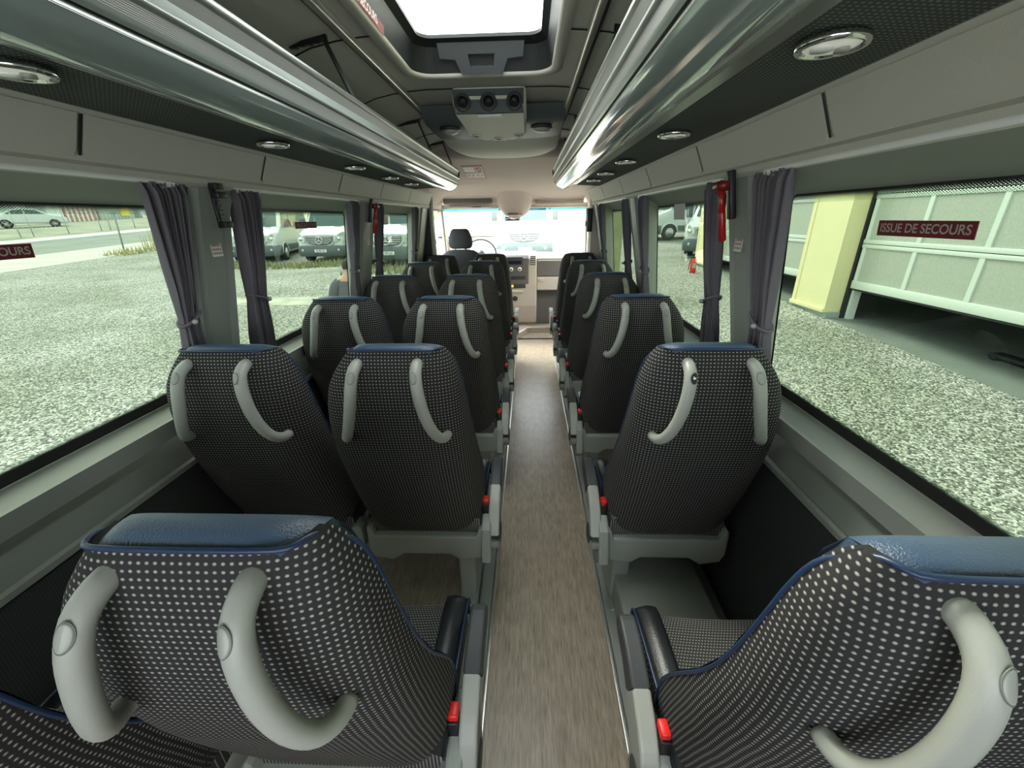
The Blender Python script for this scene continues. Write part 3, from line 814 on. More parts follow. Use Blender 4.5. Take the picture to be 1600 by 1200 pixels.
# small label under the cross panel
# ================================================================== LUGGAGE RACKS
RY0, RY1 = YB, 3.40
for side, sn in ((-1, 'left'), (1, 'right')):
    R = thing('luggage_rack', 'long glossy grey overhead luggage rack on the %s side' % sn, 'luggage rack', (X(side, .52), 1.2, 1.65), 0, 'overhead luggage racks')
    bx, by, bz = X(side, .52), 1.2, 1.65
    def lp(prof, ys_=(RY0, RY1)):
        return ext(prof, side, list(ys_)).off((-bx, -by, -bz))
    def smp(prof, k=4): return [(p.x, p.z) for p in smoothpath([(a, 0, b) for a, b in prof], k)]
    g = lp([(.702, 1.662), (.492, 1.674)]); g.build('fabric_underside', 'rack_fabric', R)
    g = lp(smp([(.494, 1.674), (.486, 1.667), (.475, 1.660), (.460, 1.655)])); g.sm = [True] * len(g.f); g.build('edge_profile', 'rack_edge', R)
    g = lp(smp([(.460, 1.654), (.440, 1.648), (.418, 1.647), (.396, 1.654), (.376, 1.668), (.364, 1.684)])); g.sm = [True] * len(g.f); g.build('glossy_fascia', 'rack_gloss', R)
    g = lp([(.364, 1.684), (.370, 1.686), (.370, 1.690), (.362, 1.692)]); g.build('joint_groove', 'dark_gap', R)
    g = lp(smp([(.362, 1.692), (.358, 1.698), (.356, 1.704)])); g.build('lower_rail', 'rack_edge', R)
    g = lp([(.356, 1.704), (.352, 1.722)]); g.build('ribbed_strip', 'ribbed_aluminium', R)
    g = lp(smp([(.352, 1.722), (.346, 1.728), (.352, 1.738), (.358, 1.752)])); g.build('middle_rail', 'rack_edge', R)
    g = lp([(.358, 1.752), (.350, 1.772)]); g.build('ribbed_strip', 'ribbed_aluminium', R)
    g = lp(smp([(.350, 1.772), (.345, 1.778), (.346, 1.788), (.354, 1.790), (.362, 1.784), (.366, 1.70), (.40, 1.675), (.70, 1.672)])); g.build('tray', 'rack_metal', R)
    # end cap
    prof = [(.702, 1.662), (.492, 1.672), (.475, 1.658), (.440, 1.646), (.418, 1.645), (.396, 1.652), (.376, 1.666), (.360, 1.692), (.352, 1.722), (.347, 1.742), (.345, 1.778), (.354, 1.790), (.366, 1.784), (.50, 1.86), (.66, 1.84), (.70, 1.75)]
    g = G().prism([(X(side, d) - bx, z - bz) for d, z in prof], 'y', RY1 - by, RY1 + .012 - by); g.build('end_cap', 'black_trim', R)
    # dividers / brackets between tray and roof
    for yb, zz in ((1.47, 1.93), (2.55, 1.93), (3.22, 1.92)):
        P = [(X(side, .415) - bx, yb - .03 - by, 1.935 - bz), (X(side, .36) - bx, yb + .01 - by, 1.785 - bz)]
        b = G()
        a = Vector(P[0]); c = Vector(P[1]); w = Vector((0, .016, 0)); t = Vector((side * .006, 0, 0))
        b.add([a - w, a + w, c + w, c - w, a - w + t, a + w + t, c + w + t, c - w + t], [(0, 1, 2, 3), (7, 6, 5, 4), (0, 4, 5, 1), (1, 5, 6, 2), (2, 6, 7, 3), (3, 7, 4, 0)])
        br = b.build('roof_bracket', 'black_trim', R)
        g = G()
        for k in range(5):
            x0 = X(side, .42 + .022 * k) - bx
            g.box(x0 - .012, x0 + .012, yb - .038 - by, yb - .026 - by - .004 * (k % 2), 1.926 - .0035 * k - bz, 1.944 - .003 * k - bz)
        g.build('clip', 'black_plastic', br)
# reading lights ---------------------------------------------------
ll = None
yL = [.69, 1.34, 1.95, 2.44, 2.87]
nm = ['nearest the camera', 'second from the camera', 'third from the camera', 'fourth from the camera', 'fifth, at the far end']
for side, sn in ((-1, 'left'), (1, 'right')):
    for i, y in enumerate(yL):
        if ll is None:
            ll = thing('reading_light', '', 'lamp')
            G().lathe([(.040, .002), (.043, -.004), (.040, -.009), (.034, -.0085), (.033, -.004)], (0, 0, 0), 'z', 28).build('rim', 'chrome', ll)
            lens = G().lathe([(.0335, -.004), (.030, -.007), (.0001, -.0085)], (0, 0, 0), 'z', 24).build('lens', 'lamp_lens', ll)
            G().lathe([(.009, -.006), (.009, -.012), (.0001, -.012)], (.014, .0, 0), 'z', 14).build('switch', 'handle_grey', ll)
            G().lathe([(.014, -.006), (.013, -.0105), (.0001, -.011)], (-.012, 0, 0), 'z', 14).build('spot', 'white_plastic', ll)
            o = ll
        else: o = copytree(ll)
        o.location = (X(side, .580), y + .012, 1.664); o.scale = (1.05, 1.05, 1)
        tag(o, 'round chrome reading light under the %s rack, %s' % (sn, nm[i]), 'lamp', 'reading lights under the racks')

# ================================================================== CURTAINS
def curtain(side, yc, wtop, wwaist, zwaist, label, tie=1, seed=0, folds=9):
    rnd_ = random.Random(seed)
    zs = [1.545, 1.537, 1.52, 1.50, 1.46, 1.40, 1.34, 1.28, zwaist + .03, zwaist, zwaist - .03, zwaist - .08, 1.08, 1.0, .93]
    zs = sorted(set(zs), reverse=True)
    base = (X(side, .80), yc, .93)
    rows = []; n = folds * 8
    ph = [rnd_.uniform(.7, 1.3) for _ in range(folds + 1)]
    for z in zs:
        if z >= zwaist: t = (1.545 - z) / (1.545 - zwaist); w = wtop + (wwaist - wtop) * (t ** .8)
        else: t = (zwaist - z) / (zwaist - .93); w = wwaist * (1 + .35 * t)
        d = .752 + (1.545 - z) * .125
        amp = .020 * (1 - .35 * max(0, 1 - abs(z - zwaist) / .12))
        if z > 1.53: amp *= .6
        row = []
        for k in range(n + 1):
            u = k / n; f = u * folds; a = amp * ph[min(int(f), folds)] * math.sin(2 * PI * f + .5 * math.sin(5 * z + seed))
            lean = .018 * (1 if z > 1.52 else 0) * (z - 1.52) / .025
            sh = (.5 - u) * 0
            row.append((X(side, d - a) - base[0], yc - w / 2 + w * u - .025 * tie * (0) - base[1] + .003 * math.sin(7 * z + k * .4), z - base[2]))
        rows.append(row)
    c = thing('curtain', label, 'curtain', base, 0, 'grey pleated curtains tied back at the windows')
    G().grid(rows).build('cloth', 'curtain_cloth', c, fix=False)
    # header band
    # tie band around the waist
    d = .752 + (1.545 - zwaist) * .125; P = []
    for k in range(21):
        a = 2 * PI * k / 20
        P.append((X(side, d + .023 * math.sin(a)) - base[0], (wwaist / 2 + .004) * math.cos(a), zwaist - base[2] + .018 * math.cos(a) * tie))
    tb = G().tube(P, .005, 6, caps=False).build('tie_band', 'curtain_cloth', c)
    yk = -(wwaist / 2) * tie * .5
    G().lathe([(.0001, -.008), (.007, -.004), (.007, .004), (.0001, .008)], (X(side, d - .028) - base[0], yk, zwaist - base[2] - .008), 'x', 10).build('tie_button', 'handle_cap', tb)
    return c
cur = [(1.115, .150, .062, 1.20), (1.435, .130, .085, 1.20), (2.315, .105, .05, 1.20), (2.72, .10, .06, 1.20), (3.60, .12, .05, 1.20)]
cl = ['at the far end of the nearest %s window', 'at the near end of the middle %s window', 'at the far end of the middle %s window', 'at the near end of the front %s window', 'at the far end of the front %s window']
for side, sn in ((-1, 'left'), (1, 'right')):
    for i, (yc, wt, ww, zw) in enumerate(cur):
        if side > 0 and i == 1: wt, ww = .10, .07
        if side > 0 and i == 0: wt, ww = .17, .08
        curtain(side, yc, wt, ww, zw - (.02 if side > 0 else 0), 'grey pleated curtain ' + cl[i] % sn, 1 if i in (0, 2, 4) else -1, seed=i * 3 + side)

# ================================================================== HAMMERS, HOLDER, STICKERS
def hammer(side, y, z, label):
    h = thing('emergency_hammer', label, 'hammer', (X(side, pil(z) - .018), y, z), 0, 'red emergency hammers')
    h.rotation_euler = (0, -.19 * side, 0); h.scale = (.85, .72, .82)
    s = -side
    G().box(min(0, s * .02), max(0, s * .02), -.020, .016, -.045, .11, bev=.004).build('holder', 'black_plastic', h)
    hx = s * .040
    b = G(); b.tube([(hx, 0, -.115), (hx, 0, -.11), (hx, 0, -.02), (hx, 0, -.015)], [.008, .0145, .0145, .0135], 12, flat=.8); 
    b.build('grip', 'red_plastic', h)
    G().tube([(hx, 0, -.018), (hx, 0, .02), (hx, 0, .055)], [.012, .008, .011], 10).build('shaft', 'red_plastic', h)
    G().tube([(hx, -.040, .062), (hx, -.034, .066), (hx, 0, .070), (hx, .034, .066), (hx, .042, .062)], [.010, .0175, .0165, .0175, .010], 12).build('head', 'red_dark', h)
hammer(1, 1.285, 1.475, 'red emergency hammer in black holder on the right pillar, near curtains')
hammer(-1, 2.53, 1.475, 'small red emergency hammer on the left pillar behind the middle window')
hb = thing('hammer_holder', 'empty black hammer holder on the left pillar between two windows', 'hammer holder', (X(-1, .735), 1.262, 1.49))
G().box(-.004, .004, -.010, .010, -.055, .060, bev=.002).build('back_plate', 'black_plastic', hb)
for zz, wy in ((.058, .020), (.035, .026), (-.045, .024)):
    G().box(-.002, .022, -.006 - wy * .2, wy, zz - .009, zz + .007, bev=.002).build('clip', 'black_plastic', hb)
for k in range(5): G().box(.003, .009, -.008, .008, -.032 + k * .012, -.028 + k * .012).build('rib', 'black_plastic', hb)
for side, y, z, lb in ((-1, 1.262, 1.375, 'small printed instruction sticker on the left pillar'), (1, 1.262, 1.370, 'small printed sticker below the red hammer on the right pillar'), (-1, 2.53, 1.335, 'tiny pale sticker below the far left hammer')):
    s_ = thing('instruction_sticker', lb, 'sticker', (X(side, pil(z) - .0175), y, z))
    G().box(-.0006, .0006, -.022, .022, -.020, .020).build('sheet', 'sticker_white', s_)
    g = G()
    for r_ in range(3):
        for c_ in range(5): g.box(-side * .0012, -side * .0008, -.019 + c_ * .0078, -.014 + c_ * .0078, -.014 + r_ * .011, -.007 + r_ * .011)
    g.build('print', 'sticker_print', s_)

def win_sticker(side, y0, y1, zc, h, txt, label, rev=False):
    ym = (y0 + y1) / 2; d = .945 - (zc - .935) * .10 - .004; w = abs(y1 - y0)
    o = thing('exit_sticker', label, 'sticker', (X(side, d), ym, zc), 0, 'red emergency exit stickers on the windows')
    tilt = Matrix.Rotation(-side * .10, 4, 'Y')
    G().box(-.0008, .0008, -w / 2, w / 2, -h / 2, h / 2).xf(tilt).build('sheet', 'sticker_red', o)
    tg = text_g(txt, h * .78)
    xs = [p[0] for p in tg.v]; k = (w * .93) / (max(xs) - min(xs))
    fl = (1 if side < 0 else -1) * (-1 if rev else 1)
    tg.xf(Matrix(((0, 0, 1, -side * .0016), (fl * k, 0, 0, 0), (0, 1, 0, 0), (0, 0, 0, 1)))).xf(tilt).build('lettering', 'sticker_text', o)
win_sticker(1, .733, .934, 1.4195, .029, 'ISSUE DE SECOURS', 'red exit sticker reading ISSUE DE SECOURS on the right window')
win_sticker(-1, .683, .884, 1.401, .029, 'ISSUE DE SECOURS', 'red exit sticker cut off at the left picture edge')
win_sticker(-1, 1.96, 2.16, 1.433, .029, 'ISSUE DE SECOURS', 'faded red exit sticker on the middle left window', True)
pp = thing('paper_notice', 'pale square paper stuck on the middle right window', 'paper', (X(1, .885), 2.14, 1.467))
G().box(-.0006, .0006, -.075, .075, -.037, .037).xf(Matrix.Rotation(-.10, 4, 'Y')).build('sheet', 'paper', pp)
pp = thing('round_sticker', 'small brown square sticker on the front left window', 'sticker', (X(-1, .885), 3.20, 1.45))
G().box(-.0006, .0006, -.05, .05, -.032, .032).xf(Matrix.Rotation(.10, 4, 'Y')).build('sheet', 'paper', pp)
g = G()
for k in range(16): g.box(.0007, .0014, -.045 + (k % 4) * .024, -.033 + (k % 4) * .024, -.026 + (k // 4) * .014, -.018 + (k // 4) * .014 + (k * 7 % 3) * .002)
g.xf(Matrix.Rotation(.10, 4, 'Y')).build('print', 'sticker_print', pp)
# wheel arch cover below the right second-row seat
wa = G().prism([(.97, 0), (.97, .10), (1.02, .15), (1.55, .15), (1.62, .10), (1.62, 0)], 'x', .335, .665, bev=.012)
trim(wa, 'ledge_grey', 'grey moulded wheel arch cover under the right seats')
# thermostat box at the front right
mb = thing('wall_unit', 'black box unit with dial on the right pillar by the cab', 'control box', (X(1, .74), 4.14, 1.42))
G().box(-.035, .012, -.10, .05, -.10, .10, bev=.008).build('case', 'black_plastic', mb)
G().lathe([(.0001, -.012), (.022, -.010), (.025, 0)], (-.036, -.04, -.03), 'x', 16).build('dial', 'handle_grey', mb)

# ================================================================== CAB
CY0, CY1 = 3.36, 5.42
# headliner of the cab
hp = [(3.36, 1.882), (3.6, 1.873), (3.85, 1.855), (4.2, 1.80), (4.6, 1.74), (4.9, 1.69), (5.10, 1.64), (5.18, 1.60), (5.26, 1.578)]
rows = [[(XC + .80 * t, 3.33, (interp(cp, .80 * t) if abs(t) < .92 else 1.60) + .004) for t in [-1 + k / 12 for k in range(25)]]]
for y, z in hp:
    row = []
    for k in range(25):
        t = -1 + k / 12; W_ = .80
        edge = .17 * max(0, (abs(t) - .72) / .28) ** 2 * (1.0 if y < 4.8 else .0)
        row.append((XC + W_ * t, y, z - edge))
    rows.append(row)
HL = struct(G().grid(rows), 'ceiling', 'headliner', 'pinkish beige roof lining above the cab')
HL.name = 'ceiling_cab'
# rear-facing gap filler between grey ceiling and headliner
# centre bulge of the overhead console
rows = []
for y, hw, dz in ((4.72, .10, .0), (4.85, .16, .035), (5.0, .20, .085), (5.12, .21, .13), (5.20, .20, .155), (5.24, .15, .150)):
    z = interp(hp, y)
    rows.append([(XC + .01 + hw * t, y, z - dz * math.cos(t * PI / 2) ** .6 + .006) for t in [-1 + k / 8 for k in range(17)]])
ob_ = thing('overhead_console', 'beige rounded console above the rear-view mirror', 'console', (0, 0, 0))
G().grid(rows).build('housing', 'headliner', ob_)
G().box(XC - .10, XC + .10, 5.14, 5.235, 1.475, 1.49, bev=.006).build('lamp_panel', 'dash_pale', ob_)
G().box(XC - .07, XC + .05, 5.12, 5.16, 1.482, 1.50, bev=.004).build('switches', 'dash_grey', ob_)
# dark shelf recess left and header bar
trim(G().box(X(-1, .80), XC - .24, 5.02, 5.20, 1.600, 1.675, bev=.02), 'dash_grey', 'dark overhead shelf recess above the driver')
trim(G().box(XC + .24, X(1, .80), 5.10, 5.22, 1.585, 1.64, bev=.02), 'headliner')
trim(G().box(X(-1, .99), X(1, .99), 5.235, 5.30, 1.555, 1.61, bev=.012), 'dash_pale', 'beige windscreen header bar')
sv = thing('sun_visor', 'folded beige sun visor above the driver seat', 'sun visor', (XC - .50, 5.16, 1.59))
G().box(-.27, .22, -.03, .05, -.025, -.008, bev=.006).build('flap', 'dash_pale', sv)
G().box(.02, .12, -.034, -.028, -.020, -.012).build('clip', 'dash_dark', sv)
# cab side walls with door windows
for side, sn, n_ in ((-1, 'left', 1), (1, 'right', 2)):
    D = sstruct('door_%d' % n_, 'beige %s cab door seen beside the windscreen' % sn)
    bm = bmesh.new()
    def ringe2(pts):
        vs = [bm.verts.new((X(side, .93 - (z - 1.0) * .12), y, z)) for y, z in pts]
        return [bm.edges.new((vs[i], vs[(i + 1) % len(vs)])) for i in range(len(vs))]
    es = ringe2([(4.20, .1), (5.9, .1), (5.9, 1.0), (5.32, 1.62), (4.20, 1.62)]) + ringe2([(4.36, 1.02), (5.62, 1.02), (5.20, 1.54), (4.36, 1.54)])
    bmesh.ops.triangle_fill(bm, use_beauty=True, edges=es); bm.verts.index_update()
    g = G(); g.add([v.co.copy() for v in bm.verts], [[v.index for v in f.verts] for f in bm.faces]); bm.free()
    struct(g, 'door_card', 'cab_beige', None, D)
    struct(G().add([(X(side, .935 - (z - 1.0) * .12), y, z) for y, z in ((4.36, 1.02), (5.62, 1.02), (5.20, 1.54), (4.36, 1.54))], [(0, 1, 2, 3)]), 'door_glass', 'windscreen_glass', None, D)
    struct(G().tube([(X(side, .915 - (z - 1.0) * .12), y, z) for y, z in ((4.36, 1.02), (4.36, 1.54), (5.20, 1.54), (5.62, 1.02), (4.36, 1.02))], .010, 8), 'gasket', 'dash_grey', None, D)
    trim(G().tube(smoothpath([(X(side, .93), 5.95, .98), (X(side, .925), 5.62, 1.27), (X(side, .90), 5.30, 1.57)], 4), .035, 10), 'cab_beige', 'beige %s windscreen pillar' % sn)
    # B pillar
    trim(G().prism([(X(side, .93), 4.08), (X(side, .745), 4.06), (X(side, .73), 4.10), (X(side, .74), 4.22), (X(side, .93), 4.24)], 'z', .0, 1.66, bev=.01), 'black_trim' if side < 0 else 'cab_beige', '%s pillar behind the cab door' % sn)
    trim(G().prism([(X(side, .94), 4.24), (X(side, .80), 4.225), (X(side, .79), 4.27), (X(side, .93), 4.30)], 'z', .1, 1.64, bev=.006), 'cab_beige')
# bulkhead above: closes upper side of cab
for side in (-1, 1):
    trim(ext([(.745, 1.56), (.742, 1.66), (.70, 1.75), (.66, 1.86)], side, [4.04, 4.12]), 'headliner')
    trim(ext([(.95, 1.44), (.90, 1.53), (.84, 1.62), (.78, 1.72), (.70, 1.80)], side, [4.10, 5.28]), 'headliner')
# windscreen
ws = sstruct('window_7', 'large bright windscreen')
def wsx(y): return .92
rowsW = []
for y, z in ((6.02, .98), (5.78, 1.18), (5.52, 1.39), (5.335, 1.53)):
    rowsW.append([(XC + (.93 - (z - .98) * .05) * t, y + .14 * (1 - t * t), z) for t in [-1 + k / 8 for k in range(17)]])
struct(G().grid(rowsW), 'pane', 'windscreen_glass', None, ws)
rowsB = []
for y, z in ((5.330, 1.534), (5.265, 1.583)):
    rowsB.append([(XC + (.93 - (z - .98) * .05) * t, y + .14 * (1 - t * t), z) for t in [-1 + k / 8 for k in range(17)]])
struct(G().grid(rowsB), 'tint_band', 'windscreen_band', 'blue tinted strip', ws)
# rear-view mirror and sensor
mi = thing('rear_view_mirror', 'dark rear-view mirror hanging at the top of the windscreen', 'mirror', (XC - .03, 5.34, 1.47))
G().box(-.055, .055, -.02, .08, .0, .06, bev=.012).build('sensor_housing', 'dash_grey', mi)
G().box(-.085, .095, -.035, -.015, -.055, .005, bev=.012).build('mirror_head', 'dash_grey', mi)
G().box(-.078, .088, -.037, -.034, -.048, -.002, bev=.008).build('mirror_glass', 'chrome', mi)
# cab floor and step
struct(G().add([(X(-1, .93), 5.10, .07), (-.15, 5.10, .07), (-.02, 5.42, .07), (X(1, .93), 5.42, .07), (X(1, .93), 6.1, .07), (X(-1, .93), 6.1, .07)], [(0, 1, 2, 3, 4, 5)]), 'floor', 'beige_floor', 'beige cab floor beyond the step').name = 'floor_cab'
struct(G().box(X(-1, .86), X(1, .86), 5.1, 6.1, -.04, 0), 'floor', 'vinyl_wood').name = 'floor_front'
trim(G().tube([(-.15, 5.10, .07), (-.02, 5.42, .07), (.75, 5.42, .07)], .010, 6), 'aluminium', 'bright metal step edge at the end of the aisle')
trim(G().add([(-.15, 5.10, 0), (-.02, 5.42, 0), (.75, 5.42, 0), (.75, 5.42, .07), (-.02, 5.42, .07), (-.15, 5.10, .07)], [(0, 1, 4, 5), (1, 2, 3, 4)]), 'beige_floor')
trim(G().add([(X(-1, .93), 5.10, 0), (-.15, 5.10, 0), (-.15, 5.10, .07), (X(-1, .93), 5.10, .07)], [(0, 1, 2, 3)]), 'beige_floor')
# dashboard
DB = thing('dashboard', 'beige and grey dashboard with radio below the windscreen', 'dashboard', (XC, 5.6, 0))
def dl(x): return x - XC
g = G(); rows = []
prof = [(.30, .02), (.36, -.02), (.52, -.04), (.54, -.02)]
G().prism([(.0, .54), (-.06, .56), (-.05, .72), (.02, .735), (.25, .735), (.25, .54)], 'x', dl(.11), dl(.76), bev=.01).build('lower_glovebox', 'cab_beige', DB)
G().prism([(-.04, .735), (-.05, .93), (.0, .975), (.25, .99), (.25, .735)], 'x', dl(.11), dl(.76), bev=.01).build('upper_glovebox', 'dash_grey', DB)
G().box(dl(.12), dl(.75), -.052, -.046, .925, .932).build('chrome_line', 'dash_pale', DB)
G().prism([(-.04, .95), (.0, .995), (.45, 1.0), (.45, .95)], 'x', dl(.10), dl(.76), bev=.01).build('top_pad', 'dash_pale', DB)
G().box(dl(.13), dl(.20), -.062, -.05, .655, .70, bev=.006).build('glovebox_handle', 'dash_pale', DB)
st = G().prism([(.02, .10), (-.03, .12), (-.10, .35), (-.10, .62), (-.085, .95), (-.02, 1.02), (.25, 1.03), (.25, .10)], 'x', dl(-.33), dl(.105), bev=.015).build('centre_stack', 'cab_beige', DB)
G().prism([(-.102, .64), (-.098, .965), (-.07, 1.0), (-.05, .99), (-.05, .64)], 'x', dl(-.335), dl(.0), bev=.006).build('control_panel', 'dash_grey', DB)
G().box(dl(-.31), dl(-.075), -.108, -.09, .885, .985, bev=.006).build('radio', 'dash_dark', DB)
G().box(dl(-.27), dl(-.10), -.111, -.105, .90, .935).build('radio_screen', 'screen_dark', DB)
for x, z in ((-.295, .955), (-.295, .905)): G().lathe([(.0001, -.012), (.014, -.010), (.016, 0)], (dl(x), -.108, z), 'y', 14).build('radio_knob', 'white_plastic', DB)
for x in (-.31, -.225, -.115):
    k = G().lathe([(.0001, -.016), (.020, -.014), (.026, 0)], (dl(x), -.103, .83), 'y', 18).build('climate_knob', 'white_plastic', DB)
    G().box(dl(x) - .012, dl(x) + .012, -.126, -.118, .822, .838, bev=.003).build('knob_face', 'dash_dark', k)
G().box(dl(-.30), dl(-.04), -.108, -.098, .70, .745, bev=.004).build('button_row', 'dash_dark', DB)
G().box(dl(-.31), dl(-.04), -.106, -.09, .585, .64, bev=.004).build('tray_panel', 'dash_dark', DB)
G().box(dl(-.30), dl(-.20), -.110, -.104, .60, .63).build('orange_display', 'orange_display', DB)
G().box(dl(-.27), dl(-.08), -.118, -.09, .525, .56, bev=.01).build('ashtray_lip', 'dash_pale', DB)
G().lathe([(.0001, -.004), (.030, -.006), (.034, 0)], (dl(-.18), -.104, .45), 'y', 18).build('socket', 'dash_dark', DB)
vn = G().box(dl(.02), dl(.09), -.098, -.06, .88, .995, bev=.006).build('air_vent', 'dash_dark', DB)
for k in range(4): G().box(dl(.024), dl(.086), -.104, -.095, .893 + k * .026, .903 + k * .026).build('vent_blade', 'dash_pale', vn)
G().prism([(-.05, .75), (-.08, .95), (.02, 1.03), (.45, 1.04), (.45, .72)], 'x', dl(-1.07), dl(-.335), bev=.02).build('instrument_hood', 'dash_grey', DB)
G().prism([(.05, .07), (.02, .40), (.12, .54), (.30, .54), (.30, .07)], 'x', dl(.09), dl(.76), bev=.01).build('footwell', 'dash_grey', DB)
# steering wheel
sw = thing('steering_wheel', 'steering wheel partly hidden behind the driver seat', 'steering wheel', (-.60, 5.28, 1.03))
mx_ = Matrix.Rotation(math.radians(-28), 4, 'X')
P = [(.20 * math.cos(a), 0, .20 * math.sin(a)) for a in [2 * PI * k / 32 for k in range(33)]]
G().tube(P, .010, 8, caps=False).xf(mx_).build('rim', 'dash_dark', sw)
G().lathe([(.0001, -.02), (.06, -.01), (.065, .03)], (0, 0, 0), 'y', 20).xf(mx_).build('hub', 'dash_dark', sw)
for a in (0, PI, -PI / 2): G().tube([(.05 * math.cos(a), 0, .05 * math.sin(a)), (.195 * math.cos(a), 0, .195 * math.sin(a))], .011, 6).xf(mx_).build('spoke', 'dash_dark', sw)
# driver seat
ds = thing('driver_seat', 'dark driver seat with separate headrest before the windscreen', 'seat', (-.765, 4.78, .07))
rows = []
for z, w, y0, D in ((.45, .22, .12, .12), (.55, .24, .09, .14), (.7, .25, .06, .14), (.86, .25, .03, .13), (.95, .235, .015, .12), (1.01, .205, .01, .11), (1.045, .155, .015, .09), (1.056, .10, .03, .06)):
    rows.append([(w * math.copysign(abs(math.cos(a)) ** .6, math.cos(a)), y0 + D / 2 + D / 2 * math.copysign(abs(math.sin(a)) ** .7, math.sin(a)), z) for a in [2 * PI * k / 28 for k in range(28)]])
G().grid(rows, closed=True, capa=True, capb=True).build('backrest', 'driver_fabric', ds)
rows = []
for z, w, D in ((1.065, .095, .06), (1.08, .125, .08), (1.12, .138, .10), (1.17, .135, .10), (1.22, .118, .09), (1.26, .100, .075), (1.278, .075, .05)):
    rows.append([(w * math.copysign(abs(math.cos(a)) ** .7, math.cos(a)), .06 + D / 2 * math.copysign(abs(math.sin(a)) ** .8, math.sin(a)), z) for a in [2 * PI * k / 24 for k in range(24)]])
hr = G().grid(rows, closed=True, capa=True, capb=True).build('headrest', 'driver_fabric', ds)
for x in (-.06, .06): G().tube([(x, .06, .97), (x, .06, 1.09)], .007, 8).build('headrest_post', 'chrome', hr)
G().box(-.25, .25, .16, .62, .30, .46, bev=.04, seg=3).build('cushion', 'driver_fabric', ds)
G().box(-.20, .20, .18, .58, .0, .30, bev=.01).build('pedestal', 'dash_dark', ds)
# no smoking notice on the cab headliner
pr('notice_frame', (.45, .22, .22), .6)
ns = thing('safety_notice', 'white and red no smoking safety notice on the cab roof lining', 'sticker', (-.475, 4.02, 1.827))
mxn = Matrix.Rotation(math.radians(-9), 4, 'X') @ Matrix.Scale(1.5, 4, (0, 1, 0))
G().box(-.085, .085, -.14, .14, -.006, -.003).xf(mxn).build('sheet', 'notice_frame', ns)
G().box(-.08, .01, -.12, -.02, -.008, -.006).xf(mxn).build('text_field', 'paper', ns)
G().box(.018, .08, -.12, -.02, -.008, -.006).xf(mxn).build('text_field', 'paper', ns)
P = [(.048 + .024 * math.cos(a), -.07 + .036 * math.sin(a), -.009) for a in [2 * PI * k / 20 for k in range(21)]]
G().tube(P, .004, 6, caps=False).tube([(.032, -.095, -.009), (.064, -.045, -.009)], .003, 5).xf(mxn).build('no_smoking_ring', 'red_plastic', ns)
g = G(); g2 = G()
for k in range(4):
    g.box(-.078 + k * .04, -.042 + k * .04, .0, .10, -.008, -.006)
    g2.box(-.066 + k * .04, -.054 + k * .04, .03, .07, -.0095, -.008)
g.xf(mxn).build('icon_field', 'paper', ns); g2.xf(mxn).build('icons', 'black_plastic', ns)

# ================================================================== OUTSIDE
def gz(y): return -.75 + .048 * y
def dip(x, y):
    t = max(0., min(1., (y - 12.5) / 4)); t = t * t * (3 - 2 * t)
    return -.25 * math.exp(-((x + 9.8) / 4.2) ** 2) * t
def patch(name, mat, x0, x1, y0, y1, dz=0., label=None, nx=1, ny=1):
    V = []; F = []
    return struct(G().add([(x0, y0, gz(y0) + dz), (x1, y0, gz(y0) + dz), (x1, y1, gz(y1) + dz), (x0, y1, gz(y1) + dz)], [(0, 1, 2, 3)]), name, mat, label)
pr('track_pale', (.42, .44, .33), .95, var=.25, vscale=2.5)
rows = [[(x, y, gz(y) + dip(x, y)) for x in [-18.6 + 24.15 * k / 40 for k in range(41)]] for y in [-12 + 42 * j / 60 for j in range(61)]]
struct(G().grid(rows), 'gravel_yard', 'gravel', 'light grey gravel yard around the minibus')
patch('gravel_side', 'gravel', 5.55, 40, 14.6, 30, 0)
patch('pavement_strip', 'pavement', -23, -18.6, -12, 60, .0, 'pale pavement beside the road')
patch('road', 'asphalt', -32.5, -23, -12, 60, -.06, 'grey asphalt road')
patch('far_kerb', 'kerb_stone', -33.6, -32.5, -12, 60, .05, 'pale kerb beyond the road')
struct(G().add([(-33.6, -10, gz(-10) + .05), (-33.6, 60, gz(60) + .05), (-38, 60, gz(60) + .35), (-38, -10, gz(-10) + .35), (-70, 60, gz(60) + .4), (-70, -10, gz(-10) + .4)], [(0, 1, 2, 3), (3, 2, 4, 5)]), 'far_bank', 'dry_bank', 'dull green verge and yard beyond the road')
patch('garage_apron', 'concrete_slab', 5.55, 14, -12, 14.6, -.0, 'smooth green-grey garage floor')
patch('pale_track', 'track_pale', -7.4, -3.6, 9.1, 9.9, .004, 'pale strip across the gravel')
# hillside in front
rows = []
rh = random.Random(3)
for j in range(10):
    y = 26 + j * 5
    rows.append([(x, y + rh.uniform(-1, 1), gz(26) + max(0, (y - 26)) * .30 + rh.uniform(-.2, .2) * (j > 0)) for x in [-19 + k * 5 for k in range(15)]])
struct(G().grid(rows), 'hillside', 'hill_dry', 'dry grassy hillside behind the parked vans')

